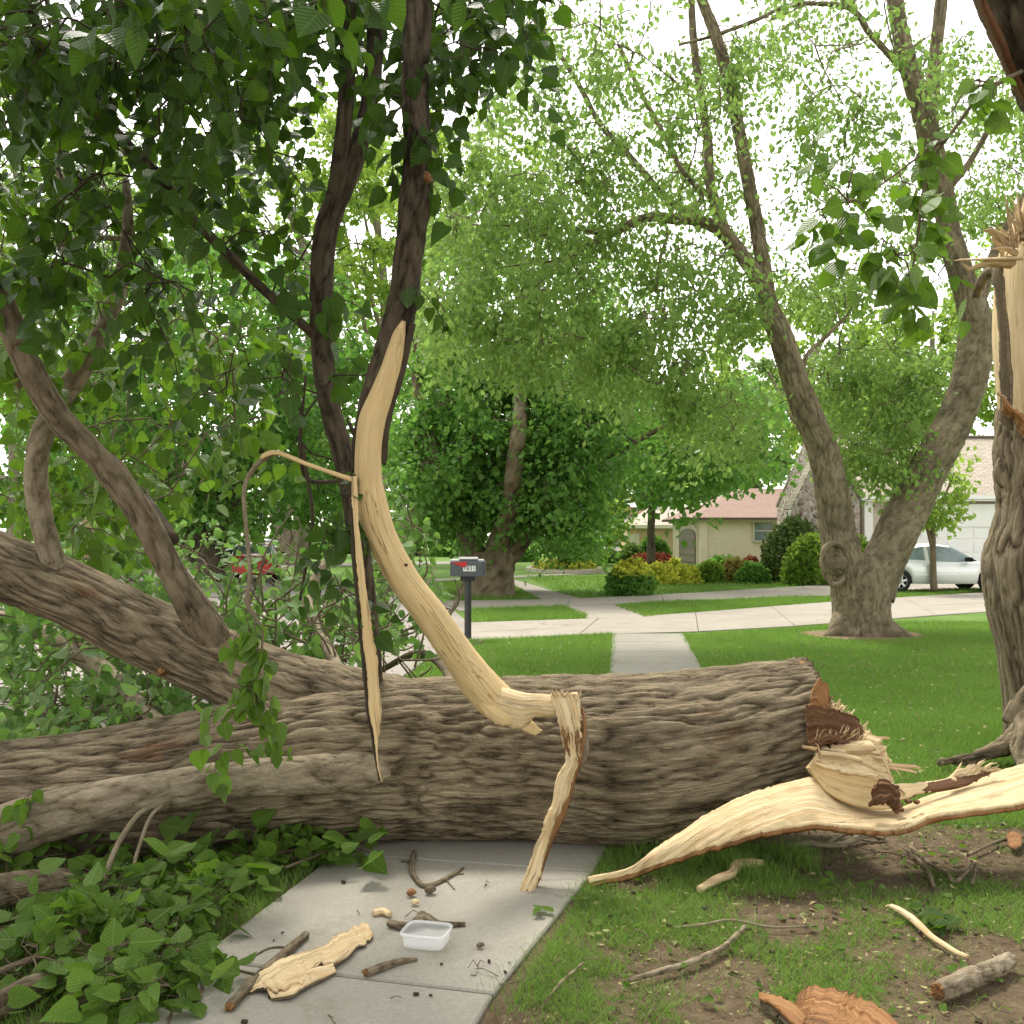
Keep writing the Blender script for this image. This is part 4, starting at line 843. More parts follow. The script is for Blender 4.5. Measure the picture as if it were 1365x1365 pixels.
# bare arching twigs by the street
mb = MB()
for i in range(80):
    px, py = RNG.uniform(300, 600), RNG.uniform(800, 915); D = RNG.uniform(7, 9.5); qx, qy = px+RNG.normal()*45, py-abs(RNG.normal())*60
    tube(mb, K_([(px, py, D, 1.6), ((px+qx)/2+RNG.normal()*14, (py+qy)/2+RNG.normal()*10, D, 1.3), (qx, qy, D+RNG.normal()*.3, .7)]), step=.1, ns=4, cap=False)
mb.build('bare_twigs', BARKL, ft)['kind'] = 'stuff'
# two thin arching suckers in front of the trunk
for pts in ([(205, 1075, 5.14, 3), (185, 1085, 5.05, 3.4), (160, 1120, 4.95, 3.6), (145, 1155, 4.85, 3.6), (138, 1190, 4.78, 3.4)], [(218, 1072, 5.14, 2.4), (200, 1090, 5.05, 2.6), (185, 1130, 4.95, 2.6), (175, 1165, 4.85, 2.4), (160, 1200, 4.75, 2.4), (150, 1228, 4.65, 2.2)]):
    limb(pts, 10, .03, 0, BARKS, 51, nm='sucker', par=ft, sk=Skel())
# ================================================================ STANDING TREES
def wpos(px, py, D): return P(px, py, D)
def clusters(regs):
    out = []
    for cx, cy, rx, ry, d0, d1, n in regs:
        for _ in range(n):
            a = RNG.uniform(0, 6.283); q = RNG.random()**.45
            out.append(P(cx+rx*q*math.cos(a), cy+ry*q*math.sin(a), RNG.uniform(d0, d1)))
    return out
def crown(par, sk, regs, m, tmpl, size, per, rad, droop=.4, tw_m=BARKF, r0=.02, nparts=0, maxd=4., hang=.0, zmin=.0, nm='crown', twigs=True):
    Lv, tw = Leaves(), MB()
    for c in clusters(regs):
        if c[2] < zmin: c[2] = zmin+RNG.uniform(0, .5)
        if twigs: twig_to(tw, sk, c, r0, .004, ns=3, maxd=maxd, step=.6)
        k = max(4, int(per*RNG.uniform(.6, 1.4))); r = rad*RNG.uniform(.6, 1.25)
        nst = 5; dirs = RNG.normal(size=(nst, 3))*(1, 1, .6)+(0, 0, -hang); dirs /= np.linalg.norm(dirs, axis=1)[:, None]
        w_ = RNG.integers(0, nst, k); t = RNG.random(k)**.7
        p = c+dirs[w_]*(t*r)[:, None]+RNG.normal(size=(k, 3))*r*.22; p[:, 2] -= hang*.4*(t*r)
        d = RNG.normal(size=(k, 3))*.7+dirs[w_]*.5; d[:, 2] -= droop
        n = RNG.normal(size=(k, 3))*.55+(0, -.25, .8)
        Lv.add(p, d, n, size*RNG.uniform(.6, 1.25, k))
    o = emit_leaves(nm, Lv, tmpl, m, par, nparts)
    if twigs and tw.V: tw.build('twigs', tw_m, par)['kind'] = 'stuff'
    return o
def trunkset(par, sk, lst, m, nm0='trunk', ns=20, step=.12, amp=.012, ac=12., al=4., lump=.06):
    for i, pts in enumerate(lst):
        mb = MB(); R = tube(mb, K_(pts), step=step, ns=ns if i < 2 else max(6, ns//2), amp=amp if i < 3 else amp*.5, seed=i+par['sd'], ac=ac, al=al, lump=lump); sk.addR(R[::2]); mb.build(nm0 if i == 0 else 'limb', m, par)
    del par['sd']
def tree(name, base, label, cat, lst, bark, group=None, **kw):
    t = thing(name, base, label, cat, group); t['sd'] = int(RNG.integers(50)); sk = Skel(); trunkset(t, sk, lst, bark, **kw); return t, sk
# V-shaped tree on the right lawn
vt, vs = tree('forked_tree', G(1150, 845), 'tall grey tree forking into a wide V on the right lawn', 'tree',
 [[(1150, 852, 17.6, 49.3), (1149, 838, 17.6, 41.4), (1148, 815, 17.6, 37.8), (1147, 790, 17.6, 38.7), (1143, 765, 17.6, 37), (1140, 745, 17.6, 28.6)],
  [(1140, 790, 17.55, 28.6), (1128, 755, 17.55, 25.2), (1118, 715, 17.55, 23.5), (1108, 650, 17.5, 21.8), (1097, 600, 17.5, 20.2), (1076, 550, 17.4, 18.5), (1054, 490, 17.3, 16.8), (1040, 445, 17.2, 16), (1024, 410, 17.2, 14.3), (1018, 360, 17.2, 10.1), (1010, 310, 17.2, 9.24), (1001, 260, 17.2, 8.82), (990, 200, 17.2, 8.4), (972, 110, 17.2, 7.98), (955, 50, 17.2, 7.56), (930, -20, 17.2, 6.72), (900, -160, 17.3, 5.04)],
  [(1160, 790, 17.65, 31.7), (1182, 740, 17.7, 27.7), (1205, 690, 17.8, 26.9), (1235, 630, 17.9, 25.2), (1268, 570, 18, 23.5), (1288, 520, 18, 22.7), (1299, 470, 18, 22.7), (1300, 425, 18, 21), (1283, 370, 18, 16.8), (1265, 310, 18, 15.1), (1255, 250, 18, 14.3), (1240, 190, 18, 15.1), (1228, 140, 18, 14.3), (1212, 90, 18, 12.6), (1198, 30, 18, 10.9), (1188, -40, 18, 10.1), (1170, -180, 18, 6.72)],
  [(1030, 420, 17.2, 12.6), (1012, 375, 17.1, 11.3), (985, 335, 17.1, 10.1), (958, 305, 17.0, 9.24), (925, 293, 17.0, 7.98), (900, 292, 16.9, 7.56), (870, 289, 16.8, 6.3), (840, 298, 16.6, 5.88), (808, 315, 16.4, 5.04), (770, 335, 16.2, 3.78), (735, 360, 16, 2.94), (700, 400, 15.8, 2.1)],
  [(975, 325, 17.1, 6.72), (958, 285, 17.2, 7.56), (946, 240, 17.3, 6.72), (944, 190, 17.4, 5.88), (935, 130, 17.5, 5.46), (925, 60, 17.6, 5.04), (920, -30, 17.6, 4.2)],
  [(1240, 200, 18, 7.56), (1242, 140, 18.1, 9.24), (1247, 70, 18.2, 8.4), (1255, 0, 18.2, 7.98), (1262, -80, 18.2, 6.72)],
  [(1215, 110, 17.9, 4.2), (1190, 78, 17.8, 4.62), (1160, 45, 17.7, 4.2), (1135, 12, 17.6, 3.78), (1090, 5, 17.5, 3.02), (1050, 8, 17.4, 2.52), (1000, 30, 17.3, 2.52), (950, 48, 17.3, 2.35), (905, 60, 17.2, 1.68)],
  [(925, 293, 17, 4.2), (890, 265, 17, 4.62), (862, 235, 17, 4.62), (832, 200, 17, 4.2), (800, 165, 17, 3.7), (770, 110, 17, 3.36), (730, 50, 17, 2.52), (690, 0, 17, 1.68)],
  [(912, 292, 17, 3.36), (935, 262, 17.2, 3.78), (908, 225, 17.2, 3.36), (880, 170, 17.3, 3.36), (850, 115, 17.4, 2.94), (825, 60, 17.5, 2.52)],
  [(808, 315, 16.4, 2.69), (770, 305, 16.2, 2.18), (720, 303, 16, 1.68), (650, 300, 15.8, 1.34), (590, 300, 15.7, 0.84)],
  [(790, 325, 16.4, 2.18), (750, 345, 16.2, 1.85), (700, 352, 16, 1.34), (660, 358, 15.8, 0.84)],
  [(880, 290, 16.9, 2.18), (890, 310, 16.8, 2.18), (880, 345, 16.6, 2.02), (874, 390, 16.5, 1.68)],
  [(1300, 420, 18, 8.4), (1312, 385, 18, 7.56), (1325, 340, 18, 6.72), (1345, 300, 18, 5.88), (1380, 240, 18, 5.04)],
  [(1070, 490, 17.3, 3.36), (1078, 470, 17.4, 2.86), (1100, 450, 17.6, 2.52), (1130, 420, 17.8, 1.68)],
  [(1255, 262, 18, 5.04), (1290, 220, 18, 4.2), (1320, 170, 18, 3.36), (1350, 130, 18, 3.36)]],
 BARKG, ns=90, step=.045, amp=.012, ac=20., al=5.)
for pts in ([(1165, 836, 17.5, 22), (1190, 846, 17.2, 16), (1212, 852, 17.1, 8), (1222, 854, 17.1, 3)], [(1130, 825, 17.55, 20), (1116, 843, 17.35, 14), (1100, 852, 17.25, 5)]):
    mb = MB(); tube(mb, K_(pts), step=.06, ns=24, amp=.014, seed=9, ac=14); mb.build('root', BARKG, vt)
cc = P(1112, 752, 17.55); rdir = P(1108, 752, 17.05)-cc; rdir /= np.linalg.norm(rdir)
mb = MB(); th = np.linspace(0, 2*math.pi, 26)[:-1]; ring = []
for a in th:
    ring.append([*P(1113+16*math.cos(a)*(1-.25*math.sin(a)), 752+28*math.sin(a), 17.22+.05*abs(math.cos(a)-.2)), .045])
ring.append(ring[0]); tube(mb, np.array(ring), step=.06, ns=12, amp=.012, seed=4, ac=20, cap=False, lump=.25); mb.build('scar_ring', BARKG, vt)
mb = MB(); tube(mb, K_([(1113, 752, 17.25, 16), (1113, 752, 17.16, 14), (1113, 752, 17.2, 6)]), step=.03, ns=20, amp=.01); mb.build('scar_wood', BARKL, vt)
crown(vt, vs, [(1120, 70, 180, 100, 14, 21, 40), (1000, 150, 110, 150, 14, 20, 30), (720, 300, 130, 80, 14.5, 18.5, 46), (640, 250, 100, 70, 14.5, 18, 28), (800, 230, 150, 50, 15, 19, 34), (780, 90, 180, 90, 14.5, 20, 52), (860, 350, 120, 60, 15, 19, 30),
               (930, 400, 90, 70, 15, 18.5, 26), (1060, 340, 90, 70, 17.8, 20, 18), (720, 430, 150, 50, 14.5, 18, 36), (860, 470, 110, 50, 14.5, 18, 30), (1180, 500, 95, 60, 18.3, 20.5, 80), (1200, 590, 70, 30, 17, 19, 22), (1330, 330, 60, 140, 18.4, 21, 34), (1330, 110, 70, 110, 17, 21, 24),
               (1150, 330, 100, 80, 17, 21, 14), (1130, 200, 110, 70, 16, 20, 16), (960, 550, 60, 50, 15, 18, 20), (900, -120, 400, 100, 12, 20, 55), (1160, 590, 40, 24, 18.2, 19, 7), (660, 400, 110, 70, 14.5, 17, 34)],
      L_FINE, T_quad(.3), .125, 84, .6, .7, BARKG, .014, hang=.7, maxd=3.5)
# mid-left big dark maple
mt, ms = tree('shade_tree', G(650, 792), 'broad dark green shade tree with a thick low-forking trunk behind the mailbox', 'tree',
 [[(650, 800, 28.8, 44), (650, 790, 28.8, 38), (652, 770, 28.8, 33), (655, 750, 28.8, 32), (655, 735, 28.8, 30)],
  [(640, 752, 28.8, 18), (630, 725, 28.8, 15), (612, 690, 28.6, 12), (590, 640, 28.4, 11), (572, 590, 28.2, 11), (562, 540, 28.2, 9), (554, 470, 28.2, 7), (556, 400, 28.2, 5)],
  [(658, 745, 28.7, 17), (668, 710, 28.2, 13), (679, 680, 27.4, 11), (685, 620, 26.6, 11), (692, 570, 26.6, 10), (695, 510, 28.5, 8), (700, 400, 29.8, 5)],
  [(665, 752, 28.8, 18), (690, 725, 28.8, 15), (712, 695, 28.8, 12), (738, 655, 28.8, 11), (755, 600, 28.8, 9), (780, 530, 28.8, 7), (800, 450, 28.8, 5)],
  [(740, 650, 28.8, 7), (780, 640, 28.5, 6), (830, 600, 28, 4), (900, 560, 27, 3)]], BARKL, ns=40, step=.12, amp=.03, ac=6., al=2.)
crown(mt, ms, [(670, 560, 150, 100, 29, 33, 190), (600, 610, 80, 80, 26, 31, 85), (760, 610, 80, 75, 26, 31, 80), (635, 690, 75, 22, 27.5, 30, 26), (750, 690, 55, 26, 27.5, 30, 20), (690, 650, 60, 50, 29.5, 32, 40), (780, 545, 55, 60, 26, 30, 30), (700, 480, 160, 60, 26, 32, 80), (690, 390, 150, 90, 27, 32, 36)],
      L_DEEP, DIAM, .185, 72, .85, .5, BARKF, .03, hang=.3, maxd=5)
# overhanging dark clump on the right of it
ot, os_ = tree('hanging_tree', G(905, 744), 'dark green tree hanging its boughs in front of the tan house roofs', 'tree', [[(868, 752, 44, 6), (868, 700, 44, 5), (872, 640, 43, 5), (885, 560, 40, 5), (900, 480, 38, 4)], [(880, 580, 41, 3), (930, 570, 36, 3), (980, 560, 34, 2)]], BARKF, ns=12)
crown(ot, os_, [(930, 580, 100, 50, 30, 40, 80), (900, 625, 50, 22, 30, 36, 14), (975, 605, 50, 20, 30, 36, 14), (922, 655, 12, 10, 30, 33, 2), (850, 560, 60, 60, 33, 42, 30), (960, 540, 80, 40, 31, 40, 24)], L_DEEP, DIAM, .27, 42, .95, .5, BARKF, .03, hang=.3, maxd=7)
# multi-stem tree by the street, left
lt, ls = tree('street_maple', G(285, 770), 'dark multi-stemmed tree fanning out beside the street behind the fallen limbs', 'tree',
 [[(285, 776, 36, 26), (283, 755, 36, 22), (280, 735, 36, 20), (280, 720, 36, 16)], [(285, 745, 36, 12), (300, 690, 36, 10), (325, 635, 36, 9), (350, 585, 36, 8), (372, 540, 36, 6), (385, 470, 36, 4)],
  [(275, 745, 36, 12), (262, 690, 36, 11), (255, 630, 36, 9), (256, 560, 36, 8), (262, 480, 36, 5)], [(272, 745, 36, 11), (240, 690, 36, 9), (222, 620, 36, 8), (210, 560, 36, 5)],
  [(270, 750, 36, 10), (225, 715, 36, 9), (190, 675, 36, 7), (150, 640, 36, 4)], [(290, 740, 36, 8), (300, 640, 36, 7), (318, 560, 36, 5), (330, 480, 36, 3)]], BARKF, ns=24, amp=.02, ac=5., al=2.)
crown(lt, ls, [(270, 540, 170, 90, 32, 40, 130), (330, 640, 120, 60, 32, 40, 80), (200, 640, 100, 60, 32, 40, 60), (280, 400, 190, 90, 32, 40, 120), (440, 560, 70, 120, 33, 40, 60), (120, 560, 100, 100, 32, 40, 60)], L_DEEP, DIAM, .26, 44, 1.0, .5, BARKF, .03, hang=.3, maxd=7)
# pale storm-stripped tree
pt, ps = tree('stripped_tree', G(385, 752), 'pale bare stubby tree with several cut stems beyond the street', 'tree',
 [[(386, 760, 56, 14), (386, 745, 56, 10), (387, 728, 56, 11)], [(383, 735, 56, 7), (372, 705, 56, 5.5), (360, 672, 56, 3.5)], [(386, 735, 56, 6), (384, 690, 56, 5), (387, 645, 56, 3)], [(390, 735, 56, 6), (402, 700, 56, 5), (412, 685, 56, 4), (424, 658, 56, 2.5)],
  [(385, 720, 56, 4), (375, 690, 56, 3), (373, 668, 56, 2.5)], [(392, 715, 56, 4), (396, 690, 56, 3), (396, 668, 56, 2)]], BARKP, ns=16, amp=.01)
crown(pt, ps, [(390, 725, 26, 10, 55, 57, 6)], L_FAR, DIAM, .25, 20, .6, twigs=False)
# background trees
BG = [(20, 300, 160, 260, 48, 'bright', 190), (150, 420, 150, 250, 55, 'far', 170), (400, 330, 170, 210, 44, 'bright', 190), (500, 300, 120, 130, 50, 'bright', 70), (500, 560, 110, 150, 58, 'far', 90), (60, 600, 140, 130, 60, 'deep', 80), (620, 280, 130, 120, 62, 'bright', 60), (400, 640, 110, 80, 75, 'far', 50),
      (770, 560, 110, 130, 66, 'far', 60), (860, 630, 80, 50, 105, 'far', 55), (940, 610, 90, 60, 110, 'far', 50), (1080, 480, 130, 110, 62, 'bright', 80), (1240, 480, 110, 110, 66, 'bright', 70), (1350, 440, 60, 160, 60, 'bright', 50), (1010, 560, 70, 80, 80, 'far', 40), (1180, 560, 90, 60, 74, 'far', 40), (250, 690, 120, 50, 80, 'deep', 40), (560, 700, 60, 50, 80, 'deep', 30), (-40, 700, 100, 80, 50, 'deep', 40), (460, 730, 90, 25, 85, 'deep', 25)]
LB = ['bright green bushy tree at the far left edge behind the fallen limbs', 'mid green tall tree behind the left limbs of the fallen tree', 'sunny yellow-green tree crown between the dark stems and the side branch', 'bright green crown just behind the tall peeled branch', 'grey-green tree behind the lower peeled branch', 'dark tree low behind the left end of the log',
      'pale bright tree top rising to the right of the peeled branch', 'distant green tree beyond the stripped pale tree', 'soft green tree behind the right side of the broad shade tree', 'distant green trees over the orange roof', 'distant pale green tree over the beige roof', 'light green tree behind the left stem of the forked tree', 'light green tree between the stems of the forked tree', 'light green tree behind the broken trunk at the right edge', 'soft green tree behind the rose-coloured roof', 'green tree top showing over the ridge of the shingled garage roof',
      'low dark green tree behind the street at left', 'dark low tree left of the broad shade tree', 'dark bushy tree beyond the left frame edge', 'dark low growth beyond the far end of the street']
for (cx, cy, rx, ry, D, kind, n), lb in zip(BG, LB):
    base = G(cx, 710+2380/D); base = P(cx, 710+2380/D, D); base[2] = 0
    bl = base.copy(); s_ = D/FPX
    lst = []
    K0 = np.array([[bl[0], D, 0, 9*s_], [bl[0]+RNG.normal()*.3, D, (P(cx, cy+ry*.6, D)[2])*.6, 7*s_], [*P(cx+RNG.normal()*12, cy+ry*.2, D), 5*s_], [*P(cx+RNG.normal()*25, cy-ry*.6, D), 1.5*s_]])
    t = thing('leafy_tree', base, lb, 'tree', 'trees in the background'); sk = Skel()
    mb = MB(); R = tube(mb, K0, step=.5, ns=10, lump=.06); sk.addR(R); mb.build('trunk', BARKP if kind == 'bright' else BARKF, t)
    for _ in range(4):
        a = R[int(len(R)*RNG.uniform(.35, .8))]; q = P(cx+RNG.uniform(-.7, .7)*rx, cy+RNG.uniform(-.7, .4)*ry, D+RNG.uniform(-2, 2)); mb = MB()
        R2 = tube(mb, np.array([[*a[:3], 4*s_], [*((a[:3]+q)/2+(0, 0, -.3)), 3*s_], [*q, s_]]), step=.5, ns=6); sk.addR(R2); mb.build('limb', BARKP if kind == 'bright' else BARKF, t)
    mm = {'bright': L_BRIGHT, 'far': L_FAR, 'deep': L_DEEP}[kind]
    crown(t, sk, [(cx, cy, rx, ry, D-rx*s_*.7, D+rx*s_*.7, n)], mm, DIAM if D < 60 else QUAD, .0062*D if D < 60 else .0066*D, 60, 24*s_, .4, BARKF, .03, hang=.2, maxd=8, zmin=.6)
# sapling by the garage
sa, ss = tree('young_tree', G(1245, 787), 'slender young tree standing in the grass strip in front of the silver car', 'tree',
   [[(1245, 788, 29.6, 5), (1244, 760, 29.6, 4.2), (1243, 700, 29.6, 3.8), (1242, 640, 29.6, 2.8), (1240, 590, 29.6, 1.5)], [(1243, 735, 29.6, 2.4), (1236, 705, 29.5, 2), (1225, 680, 29.4, 1.4), (1210, 650, 29.4, 1)], [(1243, 700, 29.6, 2), (1258, 665, 29.6, 1.6), (1272, 630, 29.6, 1)]], BARKL, ns=12, amp=0)
crown(sa, ss, [(1245, 650, 42, 45, 28.6, 30.6, 32), (1200, 650, 30, 22, 28.8, 30.4, 12), (1262, 610, 26, 20, 29, 30.4, 10), (1225, 690, 25, 12, 29, 30, 8), (1262, 690, 22, 12, 29, 30, 6)], L_BRIGHT, DIAM, .17, 26, .4, .4, BARKF, .008)
ga, gs = tree('garden_tree', G(747, 760), 'small garden tree with a short trunk in the ringed flower bed', 'tree', [[(747, 760, 46, 5), (747, 745, 46, 4.5), (748, 728, 46, 4), (748, 700, 46, 2)]], BARKP, ns=10, amp=0)
crown(ga, gs, [(748, 712, 55, 24, 44, 48, 34), (775, 735, 36, 12, 44, 47, 12)], L_DEEP, DIAM, .26, 34, .7, .4)
lg, lgs = tree('lime_tree', G(800, 752), 'small lime-green tree beside the white house front', 'tree', [[(798, 756, 55, 4), (798, 735, 55, 3.5), (799, 700, 55, 2)]], BARKP, ns=10, amp=0)
crown(lg, lgs, [(806, 692, 30, 30, 53, 57, 34), (790, 720, 16, 16, 54, 56, 8)], L_BRIGHT, DIAM, .3, 34, .8, .4)
# broken standing tree at the right edge
bt = thing('broken_tree', G(1420, 1010), 'broken standing trunk at the right edge with pale torn wood above rough bark', 'broken tree'); SKB = Skel()
mb = MB(); R = tube(mb, K_([(1442, 1034, 8.0, 104), (1436, 1000, 8.0, 90), (1430, 960, 8.0, 82), (1420, 900, 8.0, 78), (1413, 850, 8.0, 78), (1402, 800, 8.0, 80), (1392, 750, 8.0, 76), (1395, 710, 8.0, 68), (1404, 670, 8.0, 71), (1408, 600, 8.0, 76), (1410, 550, 8.0, 74), (1412, 528, 8.0, 68)]), step=.016, ns=240, amp=.017, seed=61, ac=17, al=1.7, lump=.022, rag=.04); mb.build('trunk', BARK, bt)
for pts in ([(1385, 966, 7.85, 24), (1342, 994, 7.7, 12), (1304, 1008, 7.6, 8), (1274, 1013, 7.55, 6), (1252, 1016, 7.5, 3)], [(1400, 985, 7.6, 50), (1390, 1020, 7.2, 30), (1370, 1045, 7.0, 14)]):
    mb = MB(); tube(mb, K_(pts), step=.02, ns=50, amp=.016, seed=9, ac=14, lump=.08); mb.build('root', BARK, bt)
mb = MB(); tube(mb, K_([(1372, 920, 7.46, 8), (1352, 942, 7.44, 8), (1340, 962, 7.42, 5)]), step=.02, ns=16, amp=.006, seed=3); mb.build('surface_root', BARK, bt)
mb = MB(); tube(mb, K_([(1336, 612, 7.66, 4), (1330, 632, 7.64, 5), (1337, 650, 7.66, 3)]), step=.02, ns=16, amp=.01, seed=3); mb.build('bark_flap', BARK, bt)
mb = MB(); R = tube(mb, K_([(1408, 590, 7.98, 58), (1405, 540, 7.97, 66), (1401, 480, 7.96, 69), (1398, 420, 7.95, 68), (1396, 370, 7.95, 66), (1400, 330, 7.95, 62), (1404, 300, 7.95, 52), (1412, 262, 7.95, 34)]), step=.02, ns=120, amp=0, seed=62, lump=.07, rag=.12); mb.build('torn_wood', WOODW, bt)
sheet('bark_edge', BARK, [(1332, 560, 7.6), (1332, 480, 7.58), (1327, 400, 7.6), (1322, 368, 7.64), (1324, 350, 7.7)], [(1350, 575, 7.52), (1343, 480, 7.52), (1337, 400, 7.55), (1334, 368, 7.58), (1332, 348, 7.62)], bt, thick=.04, bulge=.01, rough=.03, edge=.03, nu=60, nv=6, up=(0, -1, 0))
sheet('torn_fringe', WOODO, [(1334, 528, 7.5), (1352, 542, 7.46), (1368, 552, 7.45), (1400, 560, 7.42)], [(1336, 548, 7.48), (1352, 562, 7.46), (1366, 582, 7.45), (1400, 600, 7.42)], bt, thick=.05, bulge=.05, rough=.05, edge=.06, nu=40, nv=8, up=(0, -1, 0))
for i, (a, b, w_) in enumerate([((1345, 325, 7.6), (1312, 302, 7.5), .045), ((1352, 318, 7.6), (1338, 258, 7.6), .03), ((1362, 300, 7.6), (1355, 255, 7.6), .03), ((1340, 350, 7.55), (1280, 352, 7.4), .05), ((1345, 345, 7.5), (1262, 347, 7.35), .028), ((1350, 335, 7.6), (1318, 318, 7.5), .03),
        ((1360, 310, 7.6), (1348, 262, 7.7), .04), ((1368, 300, 7.6), (1372, 240, 7.6), .05), ((1350, 320, 7.6), (1322, 296, 7.6), .02), ((1345, 332, 7.5), (1322, 330, 7.5), .018), ((1338, 530, 7.5), (1330, 522, 7.4), .02)]):
    p, q = P(*a), P(*b); mb = MB(); spike(mb, p-(q-p)*.2, q-p, np.linalg.norm(q-p)*1.2, w_, i, .5); mb.build('splinter', WOODW, bt)
mb = MB()
for i in range(130):
    px = RNG.uniform(1334, 1420); a = P(px, 345-min(50, (px-1334)*1.2)+RNG.uniform(-8, 12), RNG.uniform(7.5, 7.8)); spike(mb, a, (RNG.normal()*.5-.25, RNG.normal()*.3, 1), RNG.uniform(.06, .2), RNG.uniform(.005, .014), i)
mb.build('fibre_fringe', WOODW, bt)['kind'] = 'stuff'
mb = MB(); tube(mb, K_([(1300, 395, 8.4, 5), (1308, 375, 8.3, 6), (1322, 360, 8.1, 7), (1335, 358, 7.95, 8)]), step=.04, ns=14, amp=.003); mb.build('stub', BARKL, bt)
mb = MB(); tube(mb, K_([(1470, 300, 7.9, 26), (1482, 235, 7.0, 50), (1424, 112, 6.4, 60), (1397, 47, 6.1, 60), (1364, -26, 6.0, 60), (1305, -160, 5.9, 55)]), step=.03, ns=90, amp=.02, seed=77, ac=12, al=3, lump=.04); mb.build('broken_limb', BARKD, bt)
sheet('torn_edge', WOODB, [(1300, -20, 5.85), (1316, 18, 5.92), (1330, 50, 6.0), (1346, 88, 6.12), (1366, 135, 6.28)], [(1307, -20, 5.78), (1323, 16, 5.85), (1338, 48, 5.92), (1354, 86, 6.04), (1374, 133, 6.2)], bt, thick=.04, rough=.02, edge=.03, nu=50, nv=5, up=(0, -1, 0))
# leafy spray hanging from it
hb = thing('hanging_branch', P(1345, 90, 5.9), 'leafy green sprig hanging from the dark broken limb at the upper right', 'branch'); SKH = Skel()
for pts in ([(1362, 95, 5.95, 3), (1330, 112, 5.9, 3), (1300, 135, 5.85, 2.6), (1270, 175, 5.8, 2.6), (1245, 210, 5.8, 2.4), (1230, 260, 5.8, 2.2), (1224, 310, 5.8, 1.8), (1215, 370, 5.8, 1.3)], [(1262, 185, 5.8, 2), (1230, 205, 5.75, 1.8), (1190, 235, 5.7, 1.5), (1150, 262, 5.7, 1.2), (1105, 275, 5.7, 1), (1080, 285, 5.7, .8)], [(1332, 110, 5.9, 2), (1290, 120, 5.8, 1.6), (1268, 150, 5.8, 1.2)]):
    mb = MB(); R = tube(mb, K_(pts), step=.05, ns=6); SKH.addR(R); mb.build('twig', BARKL, hb)
tw, Lv = MB(), Leaves()
fill([(1240, 190, 30, 50, 5.6, 5.9, 5), (1235, 290, 30, 50, 5.5, 5.9, 6), (1180, 320, 55, 40, 5.5, 5.9, 6), (1225, 370, 50, 25, 5.5, 5.8, 4), (1105, 270, 30, 30, 5.6, 5.8, 4), (1150, 235, 40, 16, 5.6, 5.8, 3), (1310, 95, 24, 24, 5.7, 5.9, 3), (1095, 300, 25, 20, 5.6, 5.8, 2)], SKH, tw, Lv, .135, 6, .28, .5)
tw.build('twigs', BARKL, hb)['kind'] = 'stuff'; emit_leaves('foliage', Lv, HEART, L_NEAR, hb, 160, VN)
# ================================================================ SHRUBS
def shrub(px, py, w_, h, D, m, label, name='shrub', cat='shrub', size=None, n=1500, top=None, tmpl=DIAM, stems=True, group=None):
    """px,py: middle of its foot in the photo; w_,h in photo px"""
    s_ = D/FPX; c = P(px, py, D); c[2] = max(0, c[2]); base = c.copy(); base[2] = 0
    t = thing(name, base, label, cat, group); size = size or .0052*D
    rx, rz = w_*s_/2, h*s_
    def cloud(k, f, mm, nm, z0=0., z1=1.):
        Lv = Leaves(); u = RNG.normal(size=(k*2, 3)); u /= np.linalg.norm(u, axis=1)[:, None]; u[:, 2] = np.abs(u[:, 2])
        r = 1-np.abs(RNG.normal(0, .16, k*2)); lump = .80+.36*fbm(u[:, 0]*2.6+px, u[:, 1]*2.6, u[:, 2]*2.6, 3, 2)
        p = u*(r*lump)[:, None]; kk = (p[:, 2] >= z0) & (p[:, 2] <= z1); p = p[kk][:k]; u = u[kk][:k]
        P3 = base+p*np.array((rx, rx*.85, rz))+(0, 0, c[2]*.0+.03); Lv.add(P3, u*.5+RNG.normal(size=u.shape)*.6, u+RNG.normal(size=u.shape)*.55, size*RNG.uniform(.6, 1.25, len(u)))
        emit_leaves(nm, Lv, tmpl, mm, t)
    cloud(n, 1, m, 'foliage', 0, .62 if top else 1.2)
    if top: cloud(n, 1, top, 'bloom_foliage', .55, 1.3)
    mb = MB()
    for _ in range(7):
        q = base+np.array((RNG.uniform(-.6, .6)*rx, RNG.uniform(-.5, .5)*rx, rz*RNG.uniform(.5, .85))); tube(mb, np.array([[*(base+RNG.normal(size=3)*(.05, .05, 0)), .02], [*((base+q)/2+RNG.normal(size=3)*.05), .014], [*q, .006]]), step=.3, ns=5)
    mb.build('stems', BARKF, t)
    return t
